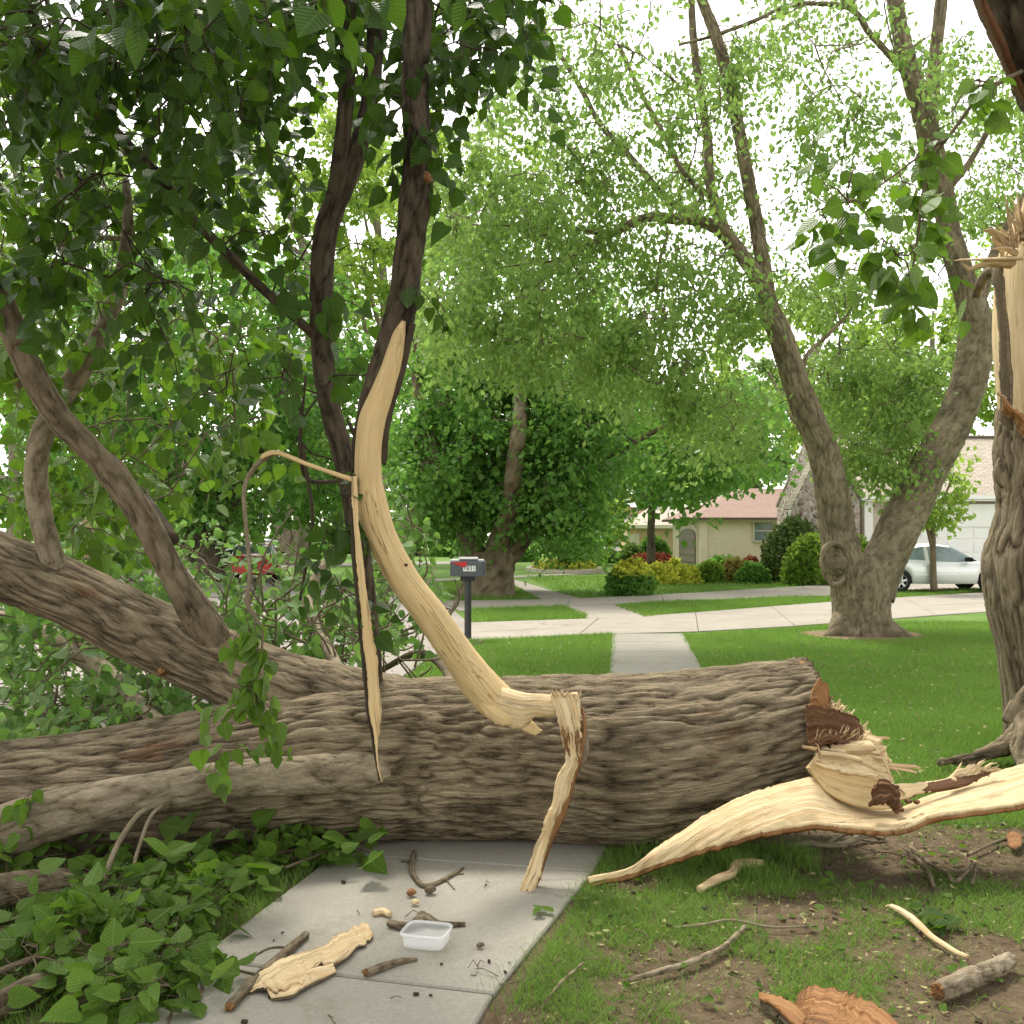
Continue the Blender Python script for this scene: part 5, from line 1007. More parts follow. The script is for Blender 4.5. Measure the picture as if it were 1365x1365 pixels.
SH = [(840, 794, 62, 46, 28.7, L_DEEP, 'two-tone bush on the lawn, dark green below and bright yellow on top', L_YEL, 1500),
 (878, 776, 50, 26, 35, L_YEL, 'bright yellow low shrub just behind the two-tone bush', None, 1300), (912, 775, 44, 22, 35.5, L_YEL, 'bright yellow shrub in the middle of the yellow row', None, 1200), (857, 770, 30, 20, 37, L_YEL, 'small yellow shrub at the left end of the yellow row', None, 700),
 (946, 772, 36, 27, 36, L_BRIGHT, 'lime green rounded shrub right of the yellow row', None, 1000), (980, 770, 42, 28, 36.5, L_PEACH, 'peach and lime tinted shrub under the tan brick wall', None, 1200), (1003, 770, 44, 24, 35.5, L_DEEP, 'low dark green mound left of the large rounded evergreen', None, 1100),
 (1058, 770, 92, 86, 37, L_JUN, 'large olive-green rounded evergreen beside the rose roofed house', None, 3800), (1080, 772, 74, 66, 34.5, L_BRIGHT, 'large bright green shrub left of the forked tree', None, 3000), (1140, 768, 50, 62, 36, L_BRIGHT, 'bright green shrub showing between the stems of the forked tree', None, 1500),
 (858, 754, 40, 17, 50, L_RED, 'red-leaved shrub left of the other red one beyond the yellow row', None, 700), (882, 756, 34, 19, 49, L_RED, 'red-leaved shrub in front of the arched garage door', None, 700), (1000, 748, 28, 18, 46, L_RED, 'small reddish shrub against the tan wall under the window', None, 500),
 (872, 745, 46, 33, 60, L_DEEP, 'clipped round dark shrub in front of the orange brick house', None, 1300), (842, 748, 30, 24, 59, L_FAR, 'grey-green round shrub at the left of the orange brick wall', None, 800), (966, 748, 56, 22, 44, L_DEEP, 'spreading green shrub along the tan brick wall', None, 1000),
 (867, 757, 13, 14, 45, L_YEL, 'tiny yellow plant in front of the left red shrub', None, 250), (899, 760, 13, 18, 44, L_YEL, 'tiny yellow plant left of the garage door', None, 250), (775, 752, 50, 22, 58, L_DEEP, 'low spreading dark shrub right of the garden tree', None, 1000), (697, 752, 40, 16, 62, L_DEEP, 'dark clipped hedge right of the big shade tree trunk', None, 800),
 (812, 752, 44, 14, 60, L_FAR, 'low grey-green bush row below the white house front', None, 700), (788, 756, 14, 8, 50, L_DEEP, 'small dark bush on the far lawn', None, 250), (1000, 756, 30, 16, 42, L_FAR, 'pale green plant behind the dark mound', None, 400), (930, 762, 40, 12, 41, L_FAR, 'low pale plants before the garage', None, 600),
 (1165, 766, 26, 30, 37, L_FAR, 'small green bush at the corner of the white garage', None, 400), (360, 748, 34, 26, 75, L_DEEP, 'dark evergreen bush beyond the street near the stripped tree', None, 500), (600, 752, 50, 20, 75, L_DEEP, 'dark hedge seen left of the mailbox', None, 700)]
for a in SH: shrub(a[0], a[1], a[2], a[3], a[4], a[5], a[6], n=a[8], top=a[7], size=.0040*a[4]+.02)
# ringed flower bed
fb = thing('flower_bed', G(752, 762), 'oval flower bed edged with pale stones around the garden tree', 'flower bed')
c = G(752, 761); mb = MB(); th = np.linspace(0, 2*math.pi, 33)[:-1]; V = [c+(0, 0, .05)]+[c+(1.55*math.cos(a), 3.4*math.sin(a), .04) for a in th]
mb.add(V, None, [(0, 1+i, 1+(i+1) % 32) for i in range(32)]); mb.build('soil', MULCH, fb, False)
eb = MB(); eb.box((0, 0, .07), (.32, .2, .16)); e0 = eb.build('edging_stone', CREAM, None, False); me = e0.data; bpy.data.objects.remove(e0)
for i, a in enumerate(np.linspace(0, 2*math.pi, 44)[:-1]):
    o = bpy.data.objects.new('edging_stone', me); C.objects.link(o); o.location = c+np.array((1.6*math.cos(a), 3.5*math.sin(a), RNG.uniform(0, .03))); o.rotation_euler = (0, 0, math.atan2(3.5*math.cos(a), -1.6*math.sin(a))); put(o, fb)
Lv = Leaves(); n = 700; a = RNG.uniform(0, 6.28, n); r = np.sqrt(RNG.random(n)); Lv.add(c+np.stack([1.4*r*np.cos(a), 3.2*r*np.sin(a), RNG.uniform(.08, .4, n)], -1), RNG.normal(size=(n, 3))+(0, 0, .6), RNG.normal(size=(n, 3)), RNG.uniform(.12, .25, n)); emit_leaves('flowers', Lv, DIAM, L_YEL, fb)
# mulch circle and dead grass round the forked tree
poly_sheet('tree_mulch', [G(1150, 848)[:2]+np.array((1.05*math.cos(a)+.1, .95*math.sin(a)))*(1+.12*math.sin(3*a)) for a in np.linspace(0, 2*math.pi, 40)[:-1]], .012, MULCH)
# ================================================================ HOUSES
def box_part(nm, c, d, m, par, rz=0., rx=0.):
    mb = MB(); mb.box(c, d, rz, rx); return mb.build(nm, m, par, False)
def face_part(nm, pts, m, par, thick=.12, dirn=None):
    """flat polygon with thickness; own object frame so shingle courses run along the eave"""
    pts = [np.array(p, float) for p in pts]; n = np.cross(pts[1]-pts[0], pts[2]-pts[0]); n /= np.linalg.norm(n)
    if n[2] < -1e-6 or (abs(n[2]) < 1e-6 and n[1] > 0): pts = pts[::-1]; n = -n
    x = (pts[1]-pts[0]) if abs(n[2]) < .05 else np.cross((0, 0, 1.), n); x /= np.linalg.norm(x)
    if x[0] < 0: x = -x
    y = np.cross(n, x); o0 = pts[0]
    loc = [np.array(((p-o0)@x, (p-o0)@y, 0)) for p in pts]; k = len(pts)
    mb = MB(); bm = bmesh.new(); a = [bm.verts.new(p) for p in loc]; b = [bm.verts.new(p-np.array((0, 0, thick))) for p in loc]
    bm.faces.new(a); bm.faces.new(b[::-1])
    for i in range(k): bm.faces.new((a[i], b[i], b[(i+1) % k], a[(i+1) % k]))
    bmesh.ops.recalc_face_normals(bm, faces=bm.faces); me = bpy.data.meshes.new(nm); bm.to_mesh(me); bm.free(); me.materials.append(m)
    ob = bpy.data.objects.new(nm, me); C.objects.link(ob)
    ob.matrix_basis = Matrix(((x[0], y[0], n[0], o0[0]), (x[1], y[1], n[1], o0[1]), (x[2], y[2], n[2], o0[2]), (0, 0, 0, 1)))
    put(ob, par); return ob
def window(par, x, y, z, w_, h, rows=2, m=WHITE, side=False):
    """window facing the camera, centre x,z on wall plane y"""
    pane = box_part('window', (x, y-.02, z), (w_, .04, h), GREYW, par)
    for k in range(1, rows): box_part('sash_bar', (x, y-.06, z-h/2+h*k/rows), (w_, .05, .06), m, pane)
    for nm, c, d in (('frame', (x-w_/2-.04, y-.05, z), (.08, .1, h+.16)), ('frame', (x+w_/2+.04, y-.05, z), (.08, .1, h+.16)), ('frame', (x, y-.05, z+h/2+.04), (w_-.002, .1, .08)), ('sill', (x, y-.07, z-h/2-.04), (w_-.002, .16, .08))): box_part(nm, c, d, m, pane)
    return pane
# white garage house with stone gable
D = 38.; s_ = D/FPX
def X(px, D): return P(px, 710, D)[0]
def Z(py, D): return P(682, py, D)[2]
ha = thing('garage_house', (X(1260, D), D, 0), 'house with a wide white garage door, shingled roof and small stone gable at the right', 'house')
xg0, xg1 = X(1190, D), X(1400, D); xw0, xw1 = X(1150, D), X(1480, D)
ez, rz = Z(664, D), Z(583, D+4.5)
box_part('wall', ((xw0+xw1)/2, D+4.6, ez/2), (xw1-xw0, 9, ez), BRICK_R, ha)
gd = box_part('garage_door', ((xg0+xg1)/2, D+.02, Z(702, D)/2), (xg1-xg0, .1, Z(702, D)), WHITE, ha)
pm = None
for r in range(4):
    for c_ in range(6):
        w_ = (xg1-xg0)/6; h_ = Z(702, D)/4
        mb = MB(); slab(mb, [(-w_/2+.06, -h_/2+.05), (w_/2-.06, -h_/2+.05), (w_/2-.06, h_/2-.05), (-w_/2+.06, h_/2-.05)], 0, .012, .008)
        if pm is None: o = mb.build('door_panel', WHITE, None, False); pm = o.data
        else: o = bpy.data.objects.new('door_panel', pm); C.objects.link(o)
        o.location = (xg0+w_*(c_+.5), D-.035, h_*(r+.5)); o.rotation_euler = (math.pi/2, 0, 0); put(o, gd)
box_part('lintel', ((xg0+xg1)/2, D-.02, (Z(702, D)+Z(672, D))/2), (xg1-xg0+.5, .14, Z(672, D)-Z(702, D)), WHITE, ha)
box_part('door_jamb', (xg0-.15, D-.03, Z(702, D)/2-.005), (.28, .16, Z(702, D)-.01), WHITE, ha)
box_part('pilaster', (X(1156, D), D-.06, ez/2-.01), (.3, .24, ez-.02), WHITE, ha)
box_part('gutter', ((X(1146, D)+xw1)/2, D-.5, ez+.02), (xw1-X(1146, D), .14, .14), WHITE, ha)
box_part('soffit', ((X(1146, D)+xw1)/2, D-.25, ez-.09), (xw1-X(1146, D), .5, .05), WHITE, ha)
face_part('roof', [(X(1122, D), D-.45, ez+.05), (xw1+.5, D-.45, ez+.05), (xw1+.5, D+4.5, rz), (X(1122, D), D+4.5, rz)], SH_TAN, ha)
face_part('roof', [(X(1122, D), D+4.52, rz), (xw1+.5, D+4.52, rz), (xw1+.5, D+9.5, ez), (X(1122, D), D+9.5, ez)], SH_TAN, ha)
face_part('end_wall', [(X(1126, D), D+.1, 0), (X(1126, D), D+8.9, 0), (X(1126, D), D+8.9, ez-.25), (X(1126, D), D+4.5, rz-.25), (X(1126, D), D+.1, ez-.1)], STONE, ha, .2)
box_part('ridge_cap', ((X(1122, D)+xw1)/2, D+4.5, rz+.03), (xw1-X(1122, D), .3, .08), TAUPE, ha)
# stone gable
Dg = 37.2; ga_, gb_, gt = (X(1050, Dg), Z(684, Dg)), (X(1150, Dg), Z(668, Dg)), (X(1103, Dg), Z(578, Dg))
ggl = (ga_[0], 0), (gb_[0]-.05, 0)
face_part('stone_gable', [(ga_[0]+.08, Dg, 0), (gb_[0]-.1, Dg, 0), (gb_[0]-.1, Dg, gb_[1]), (gt[0], Dg, gt[1]-.1), (ga_[0]+.08, Dg, ga_[1])], STONE, ha, .4)
for a, b in ((ga_, gt), (gt, gb_)):
    face_part('rake_board', [(a[0], Dg-.22, a[1]-.1), (b[0], Dg-.22, b[1]-.1), (b[0], Dg-.22, b[1]+.12), (a[0], Dg-.22, a[1]+.12)], WHITE, ha, .12)
    face_part('roof', [(a[0], Dg-.4, a[1]+.14), (b[0], Dg-.4, b[1]+.14), (b[0], Dg+.5, b[1]+.14), (a[0], Dg+.5, a[1]+.14)], SH_TAN, ha, .06)
# tan brick house with arched garage door
D = 50.; hb_ = thing('tan_brick_house', (X(990, D), D, 0), 'tan brick house with a rose-brown hipped roof, a window and an arched garage door', 'house')
x0, x1, D2 = X(934, D), X(1062, D), D*251.5/(897-682.5)
ez = Z(690, D)
box_part('wall', ((x0+x1)/2, (D+D2)/2, ez/2), (x1-x0, D2-D, ez), BRICK_T, hb_)
box_part('corner_pier', (x0+.12, D-.06, ez/2-.01), (.34, .2, ez-.02), BRICK_T, hb_)
window(hb_, X(1017.5, D), D, Z(707.5, D), X(1031, D)-X(1005, D)-.05, Z(695, D)-Z(721, D), 2, CREAM)
box_part('cornice', ((x0+x1)/2, D-.14, ez-.12), (x1-x0+.3, .25, .22), CREAM, hb_)
box_part('cornice', (x0-.14, (D+D2)/2, ez-.12), (.25, D2-D-.3, .22), CREAM, hb_)
ya, yb = x0*FPX/(929-682.5), x0*FPX/(908-682.5)
dz = Z(716, D); yc = (ya+yb)/2; hw = (yb-ya)/2
arch = [(x0-.02, ya, -.02), (x0-.02, yb, -.02), (x0-.02, yb, dz)]+[(x0-.02, yc+hw*math.cos(t), dz+.42*math.sin(t)) for t in np.linspace(.2, math.pi-.2, 9)]+[(x0-.02, ya, dz)]
def arch_prism(nm, pts, m, th):
    bm = bmesh.new(); a = [bm.verts.new(p) for p in pts]; b = [bm.verts.new((p[0]-th, p[1], p[2])) for p in pts]; k = len(pts)
    bm.faces.new(a); bm.faces.new(b[::-1])
    for i in range(k): bm.faces.new((a[i], b[i], b[(i+1) % k], a[(i+1) % k]))
    bmesh.ops.recalc_face_normals(bm, faces=bm.faces); me = bpy.data.meshes.new(nm); bm.to_mesh(me); bm.free(); me.materials.append(m); o = bpy.data.objects.new(nm, me); C.objects.link(o); put(o, hb_); return o
arch_prism('arch_surround', [(x0-.005, yc+(p[1]-yc)*1.16, p[2]*1.1+.1 if p[2] > 0 else p[2]-.01) for p in arch], CREAM, .05)
gdoor = arch_prism('garage_door', [(x0-.06, *p[1:]) for p in arch], TAUPE, .06)
for k in range(5): box_part('door_rib', (x0-.13, yc, .3+k*.36), (.03, hw*1.96, .05), TAUPE, gdoor)
o_ = .55; rt = Z(652, D+5)
re0, re1 = np.array((x0-o_, D-o_, ez)), np.array((x1+o_, D-o_, ez)); rb0 = np.array((x0-o_, D2+o_, ez)); r0, r1 = np.array((X(988, D+4), D+4.2, rt)), np.array((x1+1.5, D+4.2, rt))
face_part('roof', [re0, re1, r1, r0], SH_ROSE, hb_); face_part('roof', [rb0, re0, r0], SH_ROSE, hb_); face_part('roof', [rb0, r0, r1, np.array((x1+o_, D2+o_, ez))], SH_ROSE, hb_)
# orange brick house
D = 78.; hc = thing('orange_brick_house', (X(865, D), D, 0), 'low orange brick house with a wide beige roof left of the arched garage', 'house')
x0, x1, ez = X(836, D), X(905, D), Z(703, D)
box_part('wall', ((x0+x1)/2, D+3, ez/2), (x1-x0, 6, ez), BRICK_O, hc)
box_part('garage_door', (X(844, D), D-.05, ez/2-.2), (X(852, D)-X(836, D), .12, ez-.5), CREAM, hc)
box_part('fascia', ((x0+x1)/2, D-.8, ez+.05), (x1-x0+1.2, .15, .25), CREAM, hc)
face_part('roof', [(x0-.6, D-.8, ez+.1), (x1+2.5, D-.8, ez+.1), (X(935, D), D+5, Z(671, D)), (X(881, D), D+5, Z(682, D))], SH_BEI, hc)
face_part('roof', [(x0-.6, D-.8, ez+.1), (X(881, D), D+5, Z(682, D)), (x0+1.5, D+9, ez+.2)], SH_BEI, hc)
box_part('roof_vent', (X(884, D), D+4, Z(681, D)+.2), (.5, .5, .6), WHITE, hc)
# white house with orange roof
D = 98.; hd = thing('white_house', (X(830, D), D, 0), 'distant white house with an orange roof and white porch beyond the lime tree', 'house')
box_part('wall', (X(835, D), D+4, Z(697, D)/2), (X(872, D)-X(806, D), 7, Z(697, D)), WHITE, hd)
box_part('upper_wall', (X(838, D), D+5, (Z(684, D)+Z(697, D))/2), (X(868, D)-X(812, D), 5, Z(684, D)-Z(697, D)+.4), WHITE, hd)
face_part('roof', [(X(810, D), D+1.5, Z(685, D)), (X(871, D), D+1.5, Z(685, D)), (X(864, D), D+5, Z(674, D)), (X(812, D), D+5, Z(674, D))], SH_ORA, hd)
face_part('porch_roof', [(X(804, D), D-1, Z(700, D)), (X(874, D), D-1, Z(700, D)), (X(872, D), D+1.4, Z(690, D)), (X(806, D), D+1.4, Z(690, D))], SH_BEI, hd)
window(hd, X(818, D), D+.5, Z(720, D), 1.6, 1.2)
box_part('porch_rail', (X(818, D), D-.3, Z(735, D)+.1), (2.8, .1, .7), WHITE, hd)
# brick house at far left
D = 70.; he = thing('red_brick_house', (X(100, D), D, 0), 'orange-red brick house wall glimpsed through leaves at the far left', 'house')
box_part('wall', (X(100, D), D+3, 1.7), (X(170, D)-X(60, D), 6, 3.4), BRICK_O, he); window(he, X(98, D), D, 1.7, 1.0, 1.3)
face_part('roof', [(X(52, D), D-.5, 3.4), (X(178, D), D-.5, 3.4), (X(165, D), D+3, 5), (X(66, D), D+3, 5)], SH_BEI, he)
D = 66.; hf = thing('cream_house', (X(175, D), D, 0), 'cream garage house glimpsed behind the left limb of the fallen tree', 'house')
box_part('wall', (X(170, 62), 66, 1.4), (4.5, 5, 2.8), CREAM, hf); face_part('roof', [(X(170, 62)-2.6, 63.1, 2.8), (X(170, 62)+2.6, 63.1, 2.8), (X(170, 62)+1.8, 66, 4.2), (X(170, 62)-1.8, 66, 4.2)], SH_BEI, hf)
box_part('garage_door', (X(170, 62), 63.42, 1.1), (3, .1, 2.2), WHITE, hf)
# ================================================================ CARS
def car(label, paint, loc, rz, name='parked_car'):
    """4.4 m coupe, nose towards +x, origin under its middle"""
    t = bpy.data.objects.new(name, None); C.objects.link(t); tag(t, label, 'car', None)
    L = 2.2; xs = np.unique(np.concatenate([np.linspace(-L, L, 40), *(xw+np.linspace(-.37, .37, 17) for xw in (-1.3, 1.3))]))
    top = np.interp(xs, [-2.2, -2.12, -1.8, -1.2, 0, .9, 1.5, 1.95, 2.13, 2.2], [.62, .86, .95, .95, .90, .88, .80, .68, .55, .45])
    hw = np.interp(xs, [-2.2, -2.0, -1.6, -.8, .8, 1.5, 1.95, 2.2], [.62, .76, .84, .87, .87, .84, .74, .52])
    zb = np.full(len(xs), .24); zb = np.where(xs < -1.95, .24+(-1.95-xs)*.6, zb); zb = np.where(xs > 2., .24+(xs-2.)*.5, zb)
    for xw in (-1.3, 1.3):
        q = .36**2-(xs-xw)**2; zb = np.where(q > 0, np.maximum(zb, .31+np.sqrt(np.maximum(q, 0))*.98), zb)
    zb = np.minimum(zb, top-.1)
    secs = []
    for x, tp, w_, b in zip(xs, top, hw, zb):
        pr = [(w_*.90, b), (w_*.97, b+(tp-b)*.12), (w_, b+(tp-b)*.45), (w_*.985, b+(tp-b)*.7), (w_*.94, b+(tp-b)*.9), (w_*.86, tp-.008), (w_*.6, tp+.018), (0, tp+.03)]
        secs.append([(x, y, z) for y, z in pr]+[(x, -y, z) for y, z in pr[-2::-1]])
    S = np.array(secs); n, k, _ = S.shape; i = np.arange(n-1)[:, None]*k; j = np.arange(k-1)[None]
    mb = MB(); mb.add(S.reshape(-1, 3), np.stack([i+j, i+k+j, i+k+j+1, i+j+1], -1).reshape(-1, 4)); c0 = S[0].mean(0); c1 = S[-1].mean(0)
    mb.add([*S[0], c0], None, [(q, q+1, k) for q in range(k-1)]+[(k-1, 0, k)]); mb.add([*S[-1], c1], None, [(q+1, q, k) for q in range(k-1)]+[(0, k-1, k)])
    body = mb.build('body', paint, t)
    box_part('underbody', (0, 0, .42), (3.9, 1.36, .36), UNDER, t)
    # greenhouse
    gx = np.linspace(-1.75, .98, 26); gz = np.interp(gx, [-1.75, -1.1, -.6, -.1, .3, .98], [.93, 1.24, 1.35, 1.37, 1.31, .90]); gw0 = np.interp(gx, [-1.75, -1., .4, .98], [.66, .77, .78, .70])
    secs = []
    for x, z, w_ in zip(gx, gz, gw0):
        f = (z-.9)/.47; secs.append([(x, w_, .88), (x, w_-.17*f, .88+(z-.9)*.9), (x, w_-.27*f-.02, z-.01), (x, 0, z+.012), (x, -(w_-.27*f-.02), z-.01), (x, -(w_-.17*f), .88+(z-.9)*.9), (x, -w_, .88)])
    S = np.array(secs); n, k, _ = S.shape
    def strip(nm, m, i0, i1, j0, j1, off=0.):
        mb = MB(); A = S[i0:i1+1, j0:j1+1].copy(); ctr = np.array((0, 0, .9)); A = A+np.sign(A-ctr)*off*(1, 1, 1)*np.array((.0, 1, 1)); a, b = A.shape[:2]
        i = np.arange(a-1)[:, None]*b; j = np.arange(b-1)[None]; mb.add(A.reshape(-1, 3), np.stack([i+j, i+b+j, i+b+j+1, i+j+1], -1).reshape(-1, 4)); return mb.build(nm, m, t)
    strip('windows', GREYW, 0, n-1, 0, k-1)
    strip('roof', paint, 8, 18, 1, 5, .006)
    for sgn, jj in ((1, (0, 1)), (-1, (5, 6))):
        strip('pillar', paint, 11, 11+1, jj[0], jj[1], .006); strip('pillar', paint, 0, 2, jj[0], jj[1], .006); strip('pillar', UNDER, n-3, n-1, jj[0], jj[1], .004)
    for side in (1, -1):
        mr = box_part('mirror', (.62, side*.95, .93), (.14, .2, .12), UNDER, t)
        box_part('door_handle', (-.55, side*.865, .77), (.18, .03, .03), paint, t)
        box_part('side_moulding', (.0, side*.868, .50), (1.75, .02, .035), paint, t)
        box_part('tail_light', (-2.12, side*.56, .74), (.12, .28, .15), REDL, t)
        box_part('headlight', (2.06, side*.56, .60), (.2, .24, .12), GREYW, t)
        for xw in (-1.3, 1.3):
            wh = bpy.data.objects.new('wheel', None); C.objects.link(wh); put(wh, t)
            mb = MB(); y = side*.76
            prof = [(.30, -.09), (.315, -.06), (.318, 0), (.315, .06), (.30, .09), (.215, .095), (.205, .07)]
            V = []; kk = 28
            for r, o in prof:
                for q in range(kk): a = q*2*math.pi/kk; V.append((xw+r*math.cos(a), y+o*side, .318+r*math.sin(a)))
            mb.add(V, [(p*kk+q, p*kk+(q+1) % kk, (p+1)*kk+(q+1) % kk, (p+1)*kk+q) for p in range(len(prof)-1) for q in range(kk)]); mb.build('tyre', RUBBER, wh)
            mb = MB(); V = []
            for r, o in ((.215, .08), (.20, .092), (.185, .06)):
                for q in range(kk): a = q*2*math.pi/kk; V.append((xw+r*math.cos(a), y+o*side, .318+r*math.sin(a)))
            mb.add(V, [(p*kk+q, p*kk+(q+1) % kk, (p+1)*kk+(q+1) % kk, (p+1)*kk+q) for p in range(2) for q in range(kk)])
            for q in range(6):
                a = q*math.pi/3+.2; d = np.array((math.cos(a), 0, math.sin(a))); e = np.array((-math.sin(a), 0, math.cos(a))); c = np.array((xw, y+.075*side, .318)); o3 = np.array((0, .02*side, 0))
                mb.add([c+e*.045, c-e*.045, c+d*.19-e*.03, c+d*.19+e*.03, c+e*.04+o3, c-e*.04+o3, c+d*.19-e*.022+o3, c+d*.19+e*.022+o3], [(4, 5, 6, 7), (0, 1, 5, 4), (1, 2, 6, 5), (3, 0, 4, 7), (2, 3, 7, 6)])
            mb.build('rim', RIM, wh, False)
            mb = MB(); mb.add([(xw+.2*math.cos(a), y+.03*side, .318+.2*math.sin(a)) for a in np.linspace(0, 2*math.pi, 21)[:-1]]+[(xw, y+.03*side, .318)], None, [(q, (q+1) % 20, 20) for q in range(20)]); mb.build('hub_back', UNDER, wh, False)
    box_part('licence_plate', (-2.215, 0, .60), (.02, .36, .16), WHITE, t); box_part('rear_bumper', (-2.15, 0, .40), (.14, 1.3, .18), paint, t)
    t.location = loc; t.rotation_euler = (0, 0, rz); return t
cx = (P(1194, 710, 30)[0]+P(1314, 710, 30)[0])/2
car('silver two-door car parked on the driveway in front of the white garage', SILVER, (cx, 30.6, .018), math.radians(2))
car('bright red car seen from behind on the street at left', CRED, (P(331, 710, 37)[0], 38, .01), math.radians(100))
car('dark green car parked across the street beyond the red car', CDARK, (P(346, 710, 60)[0], 60, .01), math.radians(175))
# ================================================================ MAILBOX
D = 16.8; mx = thing('mailbox', P(623, 710, D)*(1, 1, 0), 'dark grey mailbox on a black post with white number plate and red flag', 'mailbox')
c = P(623, 758, D); s_ = D/FPX
Lx, Hh, Wd = 45*s_, 21*s_, .2
mb = MB(); prof = [(-Wd/2, 0), (Wd/2, 0), (Wd/2, Hh*.72)]+[(Wd/2*math.cos(t), Hh*.72+Hh*.28*math.sin(t)) for t in np.linspace(.1, math.pi-.1, 9)]+[(-Wd/2, Hh*.72)]
z0 = Z(766, D); k = len(prof)
V = [(c[0]-Lx/2, D+y, z0+z) for y, z in prof]+[(c[0]+Lx/2, D+y, z0+z) for y, z in prof]
bm = bmesh.new(); vs_ = [bm.verts.new(v) for v in V]
for i in range(k): bm.faces.new((vs_[i], vs_[(i+1) % k], vs_[k+(i+1) % k], vs_[k+i]))
bm.faces.new(vs_[:k][::-1]); bm.faces.new(vs_[k:]); bmesh.ops.recalc_face_normals(bm, faces=bm.faces); bmesh.ops.bevel(bm, geom=[e for e in bm.edges if abs(e.verts[0].co.x-e.verts[1].co.x) < 1e-5], offset=.012, segments=2, affect='EDGES')
me = bpy.data.meshes.new('box'); bm.to_mesh(me); bm.free(); me.materials.append(MAILG); o = bpy.data.objects.new('box', me); C.objects.link(o); put(o, mx)
box_part('door_lip', (c[0]+Lx/2+.012, D, z0+Hh*.42), (.02, Wd*1.06, Hh*.86), MAILG, mx)
box_part('base_flange', (c[0], D, z0-.012), (Lx*1.02, Wd*1.08, .022), MAILG, mx)
mb = MB(); tube(mb, np.array([[c[0]+.01, D, -.05, .055], [c[0]+.01, D, z0-.1, .055]]), step=.4, ns=4); mb.build('post', BLACKP, mx, False)
box_part('bracket', (c[0]+.01, D, z0-.06), (.24, .14, .075), BLACKP, mx)
box_part('number_plate', (c[0]+.035, D-Wd/2-.006, z0+Hh*.40), (.20, .008, .085), WHITE, mx)
txt = bpy.data.curves.new('house_number', 'FONT'); txt.body = '7831'; txt.size = .098; txt.extrude = .001; txt.align_x = 'CENTER'; txt.align_y = 'CENTER'
to = bpy.data.objects.new('house_number', txt); C.objects.link(to); to.location = (c[0]+.035, D-Wd/2-.0125, z0+Hh*.40); to.rotation_euler = (math.pi/2, 0, 0); to.data.materials.append(BLACKP)
dg = bpy.context.evaluated_depsgraph_get(); tm = bpy.data.meshes.new_from_object(to.evaluated_get(dg)); o2 = bpy.data.objects.new('house_number', tm); C.objects.link(o2); o2.matrix_basis = Matrix.Translation(to.location) @ Matrix.Rotation(math.pi/2, 4, 'X'); bpy.data.objects.remove(to); o2.name = 'house_number'; put(o2, mx)
mb = MB(); fx = c[0]-.13; mb.add([(fx-.12, D-Wd/2-.012, z0+Hh*.80), (fx-.02, D-Wd/2-.012, z0+Hh*.62), (fx+.08, D-Wd/2-.012, z0+Hh*.45), (fx+.13, D-Wd/2-.012, z0+Hh*.62), (fx+.12, D-Wd/2-.012, z0+Hh*.85), (fx, D-Wd/2-.012, z0+Hh*.8)], None, [(0, 1, 5), (1, 2, 3), (1, 3, 4), (1, 4, 5)])
fl = mb.build('flag', REDP, mx, False); md = fl.modifiers.new('s', 'SOLIDIFY'); md.thickness = .006
box_part('newspaper_tray', (c[0]+.02, D, z0+Hh+.012), (.3, .14, .03), WHITE, mx)
# lamp post beyond the street
lp = thing('lamp_post', (P(348, 710, 60)[0], 60, 0)*1 if False else P(348, 710, 58)*(1, 1, 0), 'thin dark post beyond the street beside the dark green car', 'post')
x_ = P(348, 710, 58)[0]; mb = MB(); tube(mb, np.array([[x_, 58, 0, .10], [x_, 58, .5, .07], [x_, 58, 2.7, .055]]), step=.5, ns=10); mb.build('pole', BLACKP, lp)
box_part('cap', (x_, 58, 2.76), (.2, .2, .12), BLACKP, lp)
# ================================================================ SMALL THINGS ON THE GROUND
def GG(px, py, r, lift=0.):          # tube row lying on the ground at the photo point; r in photo px
    g_ = G(px, py, .03); rr = r*g_[1]/FPX; return [g_[0], g_[1], rr*.9+.022+lift, rr]
def stick(nm, label, cat, pts, m, group=None, ends=None, amp=.002, ns=16, forks=(), lump=.12):
    rows = np.array([GG(*p) for p in pts]); t = thing(nm, (*rows[0][:2], .02), label, cat, group)
    mb = MB(); tube(mb, rows, step=.015, ns=ns, amp=amp, seed=int(pts[0][0]), ac=40, al=12, lump=lump); mb.build('stick', m, t)
    for f in forks:
        mb = MB(); tube(mb, np.array([GG(*p) for p in f]), step=.02, ns=8, lump=.1); mb.build('fork', m, t)
    if ends:
        for i in ends:
            a, b = rows[i], rows[1 if i == 0 else -2]; d = a[:3]-b[:3]; mb = MB()
            d = d/np.linalg.norm(d)
            tube(mb, np.array([[*(a[:3]-d*.004), a[3]*.96], [*(a[:3]+d*.006), a[3]*.8]]), step=.02, ns=ns, lump=.3, rag=.012); mb.build('broken_end', WOODO, t)
    return t
stick('stick', 'long brown stick lying on the walk beside the flat pale wood chip', 'stick', [(306, 1345, 7), (335, 1315, 7), (365, 1288, 7), (388, 1266, 6), (408, 1248, 5)], BARKL, ends=[0], forks=[[(350, 1300, 2), (300, 1288, 1.5), (262, 1284, 1.2)], [(392, 1262, 1.6), (360, 1262, 1.3), (330, 1278, 1)]])
stick('stick', 'short brown stick with pale peeled edge between the plastic tub and the slab joint', 'stick', [(488, 1299, 5.5), (510, 1291, 5.5), (535, 1282, 4), (556, 1278, 2)], BARKL, ends=[0])
